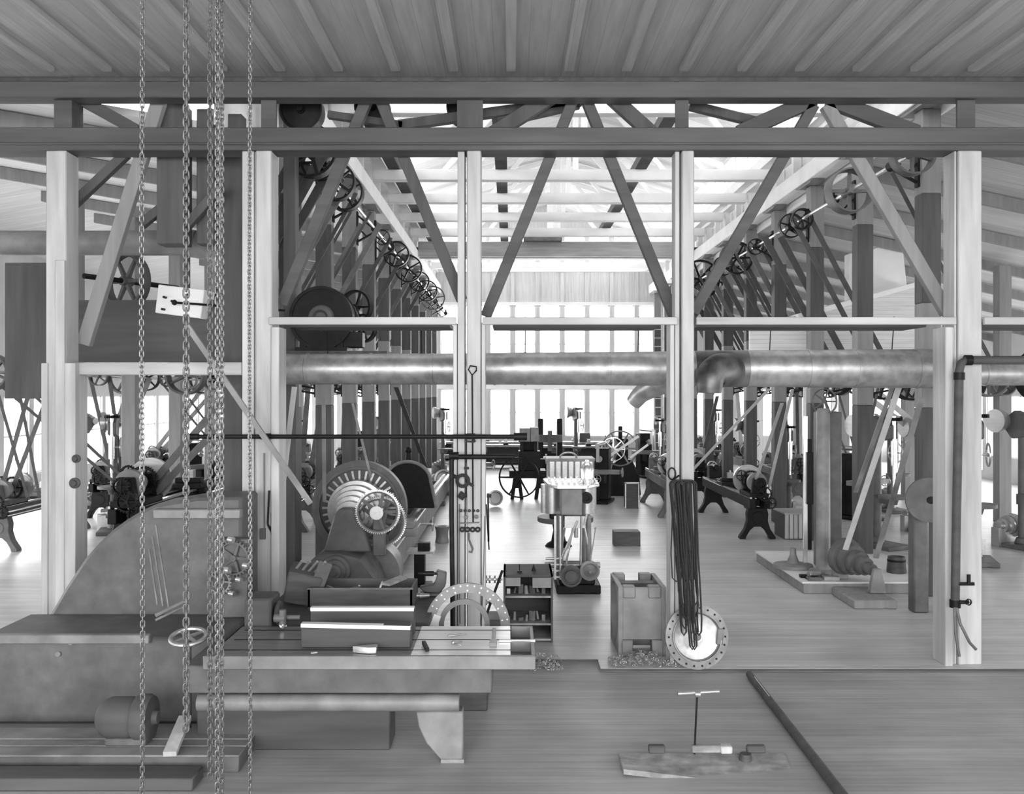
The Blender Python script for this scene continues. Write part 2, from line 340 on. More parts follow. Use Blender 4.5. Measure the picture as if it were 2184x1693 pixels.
# ------------------------------------------------------------------ nave frames: posts, crane beams, ties, rafters
def row_post(X, Y, label, group):
    t = thing('timber_post', label, 'post', (X, Y, 0), group); h = .135
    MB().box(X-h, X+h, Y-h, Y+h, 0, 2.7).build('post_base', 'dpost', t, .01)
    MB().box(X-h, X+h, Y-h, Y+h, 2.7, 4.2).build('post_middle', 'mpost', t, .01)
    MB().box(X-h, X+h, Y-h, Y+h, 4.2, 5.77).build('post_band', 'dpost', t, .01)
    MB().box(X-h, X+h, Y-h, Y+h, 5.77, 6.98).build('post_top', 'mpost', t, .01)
    return t
for i, Y in enumerate(ROW):
    row_post(XL, Y, '%s square timber post of the left aisle row, dark below and pale above' % ORD[i], 'posts along the left aisle')
    row_post(XR, Y, '%s square timber post of the right aisle row, dark below and pale above' % ORD[i], 'posts along the right aisle')
for X, s, side in ((XL, 1, 'left'), (XR, -1, 'right')):
    x = X+s*.1
    tag(MB().box(x-.16, x+.16, 10.5, YB-.1, 7.04, 7.38).build('crane_beam', 'white', bevel=.01), 'long whitewashed crane beam running away above the %s row of posts' % side, 'beam')
    tag(MB().box(x-.03, x+.03, 10.5, YB-.1, 7.382, 7.43).build('crane_rail', 'steel'), 'narrow steel rail on top of the whitewashed crane beam on the %s' % side, 'rail')
    for i, Y in enumerate(ROW):
        b = MB().prism([(x-.12, Y-.55, 7.035), (x-.12, Y+.55, 7.035), (x-.12, Y+.3, 6.985), (x-.12, Y-.3, 6.985)], (.24, 0, 0))
        tag(b.build('bolster', 'mpost'), '%s wooden bolster between post and crane beam in the %s row' % (ORD[i], side), 'bolster', 'bolsters under the %s crane beam' % side)
for i, Y in enumerate([11.04]+ROW[:10]):
    t = thing('roof_truss', '%s whitewashed roof truss across the high bay, counted from the front beam' % ORD[i], 'roof truss', (1.4, Y, 7.66), 'roof trusses of the high bay')
    MB().box(XL+.13, XR-.13, Y-.12, Y+.12, 7.66, 7.9).build('tie_beam', 'white', t, .01)
    for s, a, b in ((0, XL+.1, 1.3), (1, XR-.1, 1.6)):
        MB().beam((a, Y, 9.2), (b, Y, 10.6), .16, .12).build('rafter', 'white', t)
        MB().beam((a+(1.6 if s == 0 else -1.6), Y, 7.9), (1.45-(1 if s == 0 else -1)*.9, Y, 10.3), .12, .1).build('web_strut', 'white', t)
    MB().box(1.39, 1.51, Y-.05, Y+.05, 7.9, 10.6).build('king_post', 'white', t)
for X, nm in ((-2.62, 'left'), (-.22, 'middle'), (2.9, 'right')):
    tag(MB().box(X-.13, X+.13, 10.8, 32 if nm != 'right' else 30, 7.905, 8.1).build('walkway_timber', 'dbeam'),
        'dark timber lying lengthwise on the roof ties, %s one of the three' % nm, 'timber', 'dark timbers on the roof ties')
# travelling crane bridge
Yc = 29.9; t = thing('crane_bridge', 'pale travelling crane bridge spanning the high bay between the crane beams', 'crane', (1.4, Yc, 7.2))
MB().box(XL+.02, XR-.02, Yc-.2, Yc+.2, 7.43, 7.5).build('end_truck', 'dbeam', t)
MB().box(XL+.25, XR-.25, Yc-.28, Yc-.1, 7.2, 7.66).build('girder', 'timber_x', t, .01); MB().box(XL+.25, XR-.25, Yc+.1, Yc+.28, 7.2, 7.66).build('girder', 'timber_x', t, .01)
MB().box(.4, 1.6, Yc-.5, Yc+.5, 7.66, 7.91).build('trolley', 'lcast', t, .02)
# ceiling purlins of the aisles
for i in range(12):
    Y = 11.8+2.4*i
    tag(MB().prism([(-9.5, Y-.05, 6.78), (-3.4, Y-.05, 5.73), (-3.4, Y-.05, 5.94), (-9.5, Y-.05, 6.99)], (0, .1, 0)).build('aisle_rafter', 'mpost'),
        '%s sloping rafter under the left aisle roof, counted from the front' % ORD[i], 'rafter', 'rafters of the left aisle')
    tag(MB().prism([(6.25, Y-.05, 6.7), (16, Y-.05, 4.57), (16, Y-.05, 4.78), (6.25, Y-.05, 6.92)], (0, .1, 0)).build('aisle_rafter', 'mpost'),
        '%s sloping rafter under the right aisle roof, counted from the front' % ORD[i], 'rafter', 'rafters of the right aisle')
for i, Y in enumerate((16.5, 19.0, 21.6, 24.1, 29.1, 34.1)):
    tag(MB().box(-7.84, -7.56, Y-.14, Y+.14, 0, 6.45).build('timber_post', 'mpost', bevel=.01), '%s post standing in the middle of the left aisle' % ORD[i], 'post', 'posts down the middle of the left aisle')
for i, Y in enumerate((16, 21, 26, 31, 36)):
    tag(MB().box(10.86, 11.14, Y-.14, Y+.14, 0, 5.75).build('timber_post', 'mpost', bevel=.01), '%s post standing in the middle of the right aisle' % ORD[i], 'post', 'posts down the middle of the right aisle')
# ------------------------------------------------------------------ front frame
def pz(y, Y=YF): return H-(y-VY)*Y/F
def pxx(x, Y=YF): return (x-VX)*Y/F
tag(MB().box(-7.5, 7.5, YF-.16, YF+.16, pz(328), pz(280)).box(-7.5, 7.5, YF-.19, YF-.16, pz(318), pz(313)).build('cross_beam', 'beam', bevel=.01), 'heavy timber cross beam spanning the whole shop in front of the braces', 'beam')
tag(MB().box(-7.5, 7.5, YF-.12, YF+.12, pz(215), pz(180)).build('upper_chord', 'beam', bevel=.01), 'upper timber chord close under the dark ceiling, above the heavy cross beam', 'beam')
def front_post(label, x0, x1, z0, z1, extra, m='timber', dy=0):
    t = thing('frame_post', label, 'post', (pxx((x0+x1)/2), YF, z0), 'posts of the front frame')
    MB().box(pxx(x0), pxx(x1), YF-.15+dy, YF+.15+dy, z0, z1).build('shaft', m, t, .012)
    for (a, b, c, d, y0, y1) in extra:
        MB().box(pxx(a), pxx(b), YF+y0, YF+y1, c, d).build('casing_board', m, t, .006)
    return t
zr = pz(690); zb = pz(328); zt = pz(215)
front_post('far left square timber post of the front frame, two bolt heads on it', 112, 155, 0, zb, [(104, 118, 0, pz(775), -.17, .1), (136, 156, 0, pz(560), -.2, -.155), (150, 178, 0, pz(775), -.19, .1)])
front_post('pale timber post of the front frame with saws hung on its foot', 553, 587, 0, zb, [(523, 548, 0, zb, -.12, .14), (549, 553, 0, zb, -.1, .1), (588, 605, 0, pz(700), -.2, .12)])
front_post('wide pale timber post of the front frame hung with wrenches and hooks', 997, 1027, 0, zb, [(977, 992, 0, zb, -.1, .14), (968, 976, 0, pz(690), -.13, .1), (1028, 1036, 0, pz(690), -.17, .1)])
front_post('timber post of the front frame carrying the dark rope bundle', 1449, 1475, 0, zb, [(1436, 1446, 0, zb, -.1, .1), (1425, 1434, 0, pz(690), -.13, .12)])
front_post('right hand timber post of the front frame beside the iron pipe', 2030, 2080, 0, zb, [(2024, 2029, 0, zb, -.12, .14), (1998, 2014, 0, pz(700), -.2, .1), (2016, 2022, 0, pz(700), -.14, .1)])
for (x0, x1, z0, z1, lab) in ((117, 155, 280, 205, 'dark'), (1440, 1468, 280, 160, 'grey'), (2040, 2078, 280, 160, 'grey'), (558, 590, 280, 180, 'grey'), (975, 1030, 280, 180, 'black'),):
    tag(MB().box(pxx(x0), pxx(x1), YF-.02, YF+.25 if lab == 'dark' else YF+.015, pz(z0), min(pz(z1), 6.19)).build('post_extension', 'dpost' if lab == 'black' else 'beam'),
        {117: 'short upright above the cross beam at the far left', 1440: 'short grey upright above the cross beam over the rope bundle post', 2040: 'short grey upright above the cross beam at the right', 558: 'short upright above the cross beam left of the big dark pulleys', 975: 'short black upright above the cross beam over the wrench post'}[x0], 'post', 'uprights above the cross beam')
def brace(p, q, w, lab, m='beam', y=YF+.245, d=.1, nm='diagonal_brace'):
    a = at(p[0], p[1], y); b = at(q[0], q[1], y)
    return tag(MB().beam(a, b, w, d).build(nm, m, bevel=.006), lab, 'brace', 'diagonal braces of the front frame')
brace((782, 215), (603, 650), .125, 'brace slanting down to the saw post behind the black blower', 'beam')
brace((812, 215), (985, 640), .125, 'brace slanting down to the left side of the wrench post', 'dpost')
brace((1228, 200), (1036, 675), .12, 'brace slanting down to the right side of the wrench post', 'beam')
brace((1245, 200), (1440, 680), .12, 'brace slanting down to the left side of the rope bundle post', 'beam')
brace((1735, 225), (1478, 668), .12, 'brace slanting down to the right side of the rope bundle post', 'beam')
brace((1762, 225), (2020, 668), .14, 'pale brace slanting down to the right hand post', 'mpost')
brace((345, 200), (180, 735), .15, 'grey brace slanting down to the far left post', 'mpost')
brace((270, 328), (152, 440), .1, 'short dark brace high up beside the far left post', 'dpost')
brace((1195, 195), (1045, 290), .16, 'short thick brace above the cross beam, left of its middle', 'dpost')
brace((1290, 195), (1395, 290), .16, 'short thick brace above the cross beam, right of its middle', 'dpost')
brace((1735, 212), (1575, 285), .17, 'grey brace above the cross beam falling left from the right apex', 'beam')
brace((1765, 212), (1955, 285), .17, 'grey brace above the cross beam falling right from the right apex', 'beam')
brace((165, 208), (295, 280), .13, 'grey brace above the cross beam near the far left post', 'beam')
brace((1235, 222), (1060, 262), .1, 'thin long brace crossing behind the short uprights, left of the middle', 'dpost', YF+.5, .1)
brace((1470, 225), (1620, 262), .1, 'thin dark brace above the cross beam, right of the rope bundle post', 'dpost', YF+.5, .1)
brace((850, 268), (1240, 215), .11, 'long low black brace between the big dark pulleys', 'dpost', YF+.5, .1)
brace((700, 245), (860, 268), .08, 'thin black brace left of the round pulley above the cross beam', 'dpost', YF+.5, .1)
brace((400, 480), (470, 400), .1, 'dark knee brace beside the broad dark post at the left', 'dpost', YF+.5)
brace((300, 480), (375, 420), .1, 'dark knee brace left of the broad dark post', 'dpost', YF+.5)
# the deep shelf-like rails between the posts
for (x0, x1, lab) in ((583, 975, 'pale rail shelf carrying the black blower'), (1030, 1438, 'pale rail shelf in the middle bay in front of the far windows'), (1478, 2022, 'pale rail shelf above the right half of the big duct'), (2080, 2300, 'pale rail shelf at the right edge beyond the last post')):
    t = thing('rail_shelf', lab, 'rail', (pxx((x0+x1)/2), YF, pz(695)), 'rail shelves between the front posts')
    MB().box(pxx(x0), pxx(x1), YF-.2, YF-.155, pz(695), pz(679)).build('front_rail', 'timber_x', t, .006)
    MB().box(pxx(x0)+.1, pxx(x1)-.1, YF+.31, YF+.95, pz(695)+.01, pz(679)-.02).build('shelf_board', 'beam', t)
tag(MB().box(pxx(165), pxx(521), YF-.1, YF+.1, pz(800), pz(773)).build('cross_rail', 'timber_x', bevel=.01), 'grey horizontal rail low in the left bay behind the hanging chains', 'rail')
tag(MB().box(pxx(342, 10.7), pxx(400, 10.7), 10.58, 10.86, pz(520,10.58), 6.19).build('timber_post', 'dpost', bevel=.01), 'broad dark post at the upper left behind the first chains', 'post')
tag(MB().box(pxx(425, 10.9), pxx(462, 10.9), 10.8, 11.0, pz(520,10.8), 6.19).build('timber_post', 'dpost', bevel=.01), 'dark post just behind the thick pair of chains', 'post')
tag(MB().box(pxx(480, 11.1), pxx(521, 11.1), 11.0, 11.2, 0, 6.19).build('timber_post', 'dpost', bevel=.01), 'dark post beside the saw post on its left', 'post')
tag(MB().box(pxx(608, 12.3), pxx(634, 12.3), 12.2, 12.4, 0, 7.0).build('timber_post', 'dpost', bevel=.01), 'slim dark post right behind the saw post', 'post')
# left bay panels
tag(MB().box(pxx(166, 11.9), pxx(500, 11.9), 11.88, 11.94, pz(772, 11.9), pz(640, 11.9)).build('board_panel', 'beam'), 'dull grey board partition above the low rail in the left bay', 'partition')
tag(MB().box(pxx(20, 11.6), pxx(108, 11.6), 11.5, 11.56, pz(850, 11.5), pz(560, 11.5)).build('board_panel', 'dpost'), 'dark board panel at the left edge above the windows', 'partition')
# ------------------------------------------------------------------ ducts
D0 = 11.3
t = thing('blower_duct', 'long galvanised sheet metal duct running behind the front posts', 'duct', at(1300, 786, D0))
def dz(x): return at(x, 786 if x > 1100 else 787, D0)
secs = [(598, 33), (653, 33), (791, 33), (925, 33), (1120, 34.5), (1300, 35.5), (1425, 37), (1480, 38)]
for i in range(len(secs)-1):
    a, b = secs[i], secs[i+1]; MB().cyl(dz(a[0]), dz(b[0])-Vector((.002, 0, 0)), a[1]*D0/F, b[1]*D0/F, 36).build('duct_section', 'galv', t)
MB().cyl(dz(1480), dz(1592), 38*D0/F, 39.5*D0/F, 36).build('sooty_section', 'sooty', t)
for a, b, r0, r1 in ((1592, 1722, 39, 40), (1722, 1822, 40, 41), (1822, 1952, 41, 41.5), (1952, 1998, 41.5, 42)):
    MB().cyl(dz(a), dz(b)-Vector((.002, 0, 0)), r0*D0/F, r1*D0/F, 36).build('duct_section', 'galv', t)
for x, r in ((657, 34), (791, 34), (922, 34), (1055, 34.5), (1594, 40.5), (1722, 41.5), (1822, 42), (1952, 42.6), (1120, 35.5)):
    MB().ring(dz(x), (1, 0, 0), r*D0/F, (r-2)*D0/F, .03, 36).build('seam_band', 'galv', t)
def elbow(pts, rs, name, m, par, n=24, open_end=True):
    P2 = [Vector(p) for p in pts]; out = []; rr = []
    for i in range(len(P2)-1):
        for k in range(4):
            u = k/4; p0 = P2[max(0, i-1)]; p1 = P2[i]; p2 = P2[i+1]; p3 = P2[min(len(P2)-1, i+2)]
            out.append(.5*((2*p1)+(p2-p0)*u+(2*p0-5*p1+4*p2-p3)*u*u+(3*p1-p0-3*p2+p3)*u**3)); rr.append(rs[i]+(rs[i+1]-rs[i])*u)
    out.append(P2[-1]); rr.append(rs[-1])
    b = MB().tube(out, rr, n)
    if open_end: b.f.pop()
    return b.build(name, m, par)
elbow([at(1560, 790, 11.25), at(1535, 790, 10.95), at(1515, 803, 10.8), at(1512, 838, 10.78)], [.2, .2, .17, .14], 'branch_elbow', 'sooty', t)
elbow([at(1440, 800, 11.25), at(1410, 815, 11.4), at(1370, 838, 11.6), at(1352, 858, 11.7)], [.17, .15, .115, .1], 'branch_pipe', 'galv', t)
for x in (700, 900, 1120, 1360, 1640, 1900):
    MB().cyl(dz(x)+Vector((0, -.02, .15)), dz(x)+Vector((0, -.1, .62)), .006, n=6).build('hanging_strap', 'iron', t)
t = thing('duct', 'dull sheet metal duct seen past the right hand post', 'duct', at(2090, 800, 11.6))
MB().cyl(at(2035, 798, 11.7), at(2400, 798, 11.7), .14, n=28).build('duct_section', 'galv', t); MB().ring(at(2100, 798, 11.7), (1, 0, 0), .148, .138, .03, 28).build('seam_band', 'galv', t)
t = thing('duct', 'big curved duct in the upper left bending down behind the thick chains', 'duct', at(430, 518, 11.5))
MB().cyl(at(-80, 518, 11.5), at(250, 518, 11.5), .15, n=32).build('duct_section', 'lcast', t)
MB().cyl(at(251, 518, 11.5), at(420, 518, 11.5), .155, n=32).build('duct_section', 'lcast', t); MB().ring(at(250, 518, 11.5), (1, 0, 0), .168, .15, .03, 32).build('seam_band', 'lcast', t)
elbow([at(420, 518, 11.5), at(462, 530, 11.5), at(492, 575, 11.5), at(502, 640, 11.5), at(503, 765, 11.5)], [.155, .17, .19, .19, .17], 'bend', 'lcast', t, 32)
# ------------------------------------------------------------------ blower and its gear on the ledge
tag(MB().box(-3.05, -1.55, 11.72, 12.95, 3.37, 3.44).build('platform_board', 'dpost'), 'black board under the blower behind the duct', 'shelf')
t = thing('blower', 'big black blower with round casing behind the rail shelf', 'blower', at(690, 750, 12.2))
c = at(690, 680, 12.2)
b = MB(); b.cyl(c+Vector((0, -.16, 0)), c+Vector((0, .16, 0)), .395, n=40); b.build('scroll_casing', 'iron', t, .012)
b = MB(); [b.ring(c+Vector((0, s*.17, 0)), (0, 1, 0), .41, .37, .03, 40) for s in (-1, 1)]; b.build('casing_flange', 'iron', t)
MB().lathe(c+Vector((0, -.165, 0)), (0, -1, 0), [(0, .17), (.05, .15), (.06, .1), (.02, .07)], 24).build('inlet_eye', 'cast', t)
b = MB().box(c.x-.28, c.x-.2, 12.05, 12.35, 3.44, c.z-.2).box(c.x+.2, c.x+.28, 12.05, 12.35, 3.44, c.z-.2).box(c.x-.32, c.x+.34, 12.0, 12.4, 3.44, 3.5); b.build('foot', 'iron', t)
MB().box(c.x+.1, c.x+.52, 12.1, 12.34, 3.5, 3.7).build('outlet', 'iron', t, .01)
MB().cyl(c, c+Vector((0, .7, 0)), .03).build('axle', 'iron', t)
MB().wheel(c+Vector((.02, .62, .02)), (0, 1, 0), .34, .12, 5, .1, ph=.3).build('drive_pulley', 'iron', t)
for k, (x, y, r) in enumerate(((760, 655, .24), (775, 700, .2))):
    t = thing('belt_pulley', ('spoked black pulley standing right behind the blower', 'smaller spoked pulley low beside the blower')[k], 'pulley', at(x, y, 13.1))
    MB().wheel(at(x, y, 13.1), (.35, 1, 0), r, .1, 5, .12).build('rim_and_spokes', 'iron', t)
    MB().cyl(at(x, y, 13.1), at(x, y, 13.1)+Vector((-.35, .25, 0)) , .025).build('axle', 'iron', t)
# ------------------------------------------------------------------ overhead line shafts
def hanger(name, label, c, wall, group, r=.12):
    """cast bracket that carries a shaft (along Y) at c, fixed to a face at x = wall"""
    s = 1 if wall > c.x else -1; t = thing(name, label, 'bracket', c, group)
    w = wall
    b = MB().beam((w, c.y, c.z+.28), (c.x, c.y, c.z-.02), .035, .05, (0, 1, 0)).beam((w, c.y, c.z-.26), (c.x, c.y, c.z-.06), .035, .05, (0, 1, 0))
    b.box(min(w, w-s*.03), max(w, w-s*.03), c.y-.06, c.y+.06, c.z-.32, c.z+.34); b.beam((w, c.y, c.z+.05), ((w+c.x)/2, c.y, c.z-.14), .03, .04)
    b.build('arm', 'iron', t); MB().cyl(c+Vector((0, -.1, 0)), c+Vector((0, .1, 0)), .075, n=14).build('bearing', 'iron', t)
    MB().cyl(c+Vector((0, 0, .07)), c+Vector((0, 0, .17)), .03, .022, n=10).build('oil_cup', 'iron', t)
    return t
def lineshaft(label, X, Z, y0, y1, pulleys, m='bright', r=.028):
    t = thing('line_shaft', label, 'line shaft', (X, y0, Z)); MB().cyl((X, y0, Z), (X, y1, Z), r, n=12).build('shaft', m, t)
    for (y, pr, w, n, pm) in pulleys: MB().wheel((X, y, Z), (0, 1, 0), pr, w, n, .1 if n else .3, ph=y).build('pulley', pm, t)
    return t
LX, LZ = XL+.5, 6.15
lineshaft('bright overhead line shaft on the left posts of the high bay', LX, LZ, 11.9, 37.5,
          [(12.6, .36, .2, 5, 'iron'), (13.2, .26, .18, 5, 'iron'), (14.4, .3, .16, 5, 'iron'), (15.2, .3, .2, 4, 'iron'), (19.6, .16, .12, 4, 'iron'), (22.0, .3, .14, 5, 'iron'), (24.6, .36, .12, 5, 'iron'), (27.5, .3, .12, 5, 'iron'), (30.0, .34, .12, 5, 'iron'), (32.3, .42, .12, 6, 'cast')])
RX, RZ = XR-.5, 6.2
rshaft = lineshaft('bright overhead line shaft on the right posts of the high bay', RX, RZ, 12.0, 30.5,
          [(12.9, .3, .2, 5, 'cast'), (17.8, .2, .16, 4, 'iron'), (18.5, .24, .12, 5, 'iron'), (21.2, .18, .14, 4, 'iron'), (23.0, .4, .22, 6, 'iron'), (24.4, .26, .16, 5, 'iron'), (27.4, .58, .12, 6, 'iron')])
MB().ring((RX, 15.3, 6.2), (0, 1, 0), .36, .335, .3, 40).spokes((RX, 15.3, 6.2), (0, 1, 0), .03, .34, 4, .05, .04).cyl((RX, 15.1, 6.2), (RX, 15.5, 6.2), .075).build('drum_pulley', 'cast', rshaft)['label'] = 'wide dark drum pulley with a thin rim'
for i, Y in enumerate(ROW):
    hanger('shaft_hanger', '%s black shaft bracket on the left row of posts' % ORD[i], Vector((LX, Y, LZ)), XL+.135, 'shaft brackets of the left row')
    if i < 7: hanger('shaft_hanger', '%s black shaft bracket on the right row of posts' % ORD[i], Vector((RX, Y, RZ)), XR-.135, 'shaft brackets of the right row')
# low line shafts of the aisles
for k, (X, Z, lab, wall) in enumerate(((-4.4, 3.15, 'lower line shaft just inside the left aisle, hung with small pulleys', -3.33), (-8.6, 3.25, 'lower line shaft deep in the left aisle behind the chains', -7.85), (7.2, 3.15, 'lower line shaft just inside the right aisle behind the duct', 6.16), (10.2, 3.1, 'lower line shaft in the middle of the right aisle', 10.85))):
    ps = [(12.6+1.35*i+.3*random.random(), random.choice((.2, .26, .3, .38)), random.choice((.12, .2, .28)), 5, random.choice(('iron', 'iron', 'cast'))) for i in range(17)]
    lineshaft(lab, X, Z, 12.2, 37, ps, 'steel')
    for i in range(0, 11):
        Y = ROW[i]+.0
        if k in (0, 2): hanger('shaft_hanger', '%s low shaft bracket on the aisle side of the %s posts' % (ORD[i], 'left' if k == 0 else 'right'), Vector((X, Y, Z)), wall, 'low brackets of the %s aisle' % ('left' if k == 0 else 'right'))
# big pulleys close under the dark ceiling
for k, (x, y, r, sol, lab) in enumerate(((645, 238, .245, 1, 'big dark solid pulley above the cross beam, over the saw post'), (795, 232, .2, 1, 'dark pulley with a small hole above the cross beam, left of the wrench post'), (990, 232, .2, 1, 'black pulley above the cross beam, right over the wrench post'))):
    c = at(x, y, 10.8); t = thing('drum_pulley', lab, 'pulley', c, 'dark pulleys above the cross beam')
    MB().lathe(c+Vector((0, -.1, 0)), (0, 1, 0), [(0, .04), (.02, .05), (.03, r*.86), (0, r*.9), (0, r), (.2, r), (.2, .04)], 36).build('rim', 'iron', t)
    MB().cyl(c+Vector((0, -.16, 0)), c+Vector((0, .24, 0)), .035).build('axle', 'iron', t)
    tag(MB().box(c.x-.05, c.x+.05, c.y+.1, c.y+.18, c.z-.05, 6.37).build('pulley_hanger', 'dpost'), 'dark timber hanger holding the %s pulley above the cross beam' % ('left', 'middle', 'right')[k], 'hanger', 'hangers of the dark pulleys')
# ------------------------------------------------------------------ belts
def belt(label, a, b, w=.08, gap=.18, m='dbelt', group='driving belts', gap1=None, dirx=(1, 0, 0)):
    a, b = Vector(a), Vector(b); d = Vector(dirx); g1 = gap if gap1 is None else gap1
    return tag(MB().beam(a-d*gap/2, b-d*g1/2, .008, w, (0, 1, 0)).beam(a+d*gap/2, b+d*g1/2, .008, w, (0, 1, 0)).build('driving_belt', m), label, 'belt', group)
def strap(label, a, b, w, m='dbelt', t=.012, up=(0, 1, 0), group='driving belts'):
    return tag(MB().beam(a, b, w, t, up).build('driving_belt', m), label, 'belt', group)
strap('pale belt strand running from the duct down to the left of the stepped pulley', at(1917, 826, 11.75), at(1803, 1172, 12.9), .075, 'belt')
strap('dull belt strand close behind the pale one above the stepped pulley', at(1903, 826, 12.0), at(1825, 1050, 13.0), .06, 'lcast')
strap('grey belt strand running down to the right of the stepped pulley', at(1966, 848, 12.3), at(1868, 1190, 13.2), .075, 'lcast')
strap('thin belt falling to the right hand lathe headstock', at(1640, 830, 16.5), at(1470, 1010, 18.8), .05, 'belt')
strap('pale belt strand falling to the near lathe with the slotted faceplate', at(1668, 860, 16.8), at(1610, 1030, 18.6), .06, 'belt')
strap('second pale belt strand at the near lathe with the slotted faceplate', at(1690, 830, 17.2), at(1640, 1040, 18.7), .06, 'belt')
strap('dark belt crossing in front of the far windows at the right', at(1530, 845, 19), at(1503, 955, 21), .07, 'cast')
strap('dark belt slanting from the duct to the far end of the left machines', at(845, 826, 14), at(908, 995, 19.5), .07)
strap('thin grey cord falling on the toothed gear of the big lathe', at(752, 860, 12.2), at(791, 1018, 12.3), .03, 'lcast')
strap('pale upright belt in front of the big faceplate lathe', at(690, 850, 12.5), at(692, 1070, 12.7), .05, 'lcast')
strap('pale slanting lath leaning just right of the saw post', at(628, 825, 10.9), at(604, 1028, 10.55), .06, 'timber')
strap('long thin pole slanting across the saw post to the big lathe', at(398, 692, 9.6), at(662, 1074, 9.9), .055, 'lcast', .04)
for k, Y in enumerate((12.6, 13.2, 14.4, 15.2, 16.8, 18.0, 19.6, 22.0, 24.6, 27.5)):
    dx = .18; w = (.14, .12, .1, .06, .05, .1, .08, .1, .1, .1)[k]
    for s_ in (-1, 1):
        strap('%s sloping belt from the overhead shaft down to the lower shaft, left side' % ORD[k], (LX+s_*dx, Y, LZ), (-4.4+s_*dx, Y+.2, 3.2), w, ('dbelt', 'dbelt', 'cast')[k % 3], group='belts between the left shafts')
for k, Y in enumerate((14.0, 17.8, 19.8, 21.2, 22.3, 23.0, 24.4, 25.6, 26.6, 27.4, 28.6, 30.0)):
    for s_ in (-1, 1):
        strap('%s sloping belt from the overhead shaft down to the lower shaft, right side' % ORD[k], (RX+s_*.17, Y, RZ), (7.2+s_*.17, Y+.2, 3.2), (.06, .1, .14, .12)[k % 4], ('dbelt', 'dbelt', 'dbelt', 'cast')[k % 4], group='belts between the right shafts')
for k, (xa_, za_, xb_, Y) in enumerate([(-4.4, 3.15, -4.6, 17.0), (-4.4, 3.15, -4.7, 21.5), (-4.4, 3.15, -4.6, 26.0), (-8.6, 3.25, -9.4, 17.5), (-8.6, 3.25, -9.5, 22.0), (-8.6, 3.25, -7.0, 23.6), (-8.6, 3.25, -8.3, 19.8), (-8.6, 3.25, -10.4, 27.5), (-8.6, 3.25, -6.3, 15.9), (-8.6, 3.25, -9.2, 14.6), (-4.4, 3.15, -6.3, 16.2), (-8.6, 3.25, -8.2, 16.1)]):
    for s_ in (-1, 1):
        strap('%s belt falling from a low shaft of the left aisle to a machine' % ORD[k], (xa_+s_*.2, Y-.2, za_), (xb_+s_*.1, Y, 1.12), (.08, .12, .05)[k % 3], ('dbelt', 'cast', 'dbelt')[k % 3], group='belts falling to the left aisle machines')
for k, (xb_, Y) in enumerate(((7.4, 24.5), (7.3, 29.3), (6.95, 18.0), (8.0, 16.5), (8.6, 19.8), (7.9, 21.6))):
    for s_ in (-1, 1):
        strap('%s belt falling from the low shaft of the right aisle to a machine' % ORD[k], (7.2+s_*.2, Y-.2, 3.15), (xb_+s_*.1, Y, (1.12, 1.12, 2.1, 2.2, 2.1, 1.3)[k]), (.08, .12, .05)[k % 3], ('dbelt', 'belt', 'cast')[k % 3], group='belts falling to the right aisle machines')
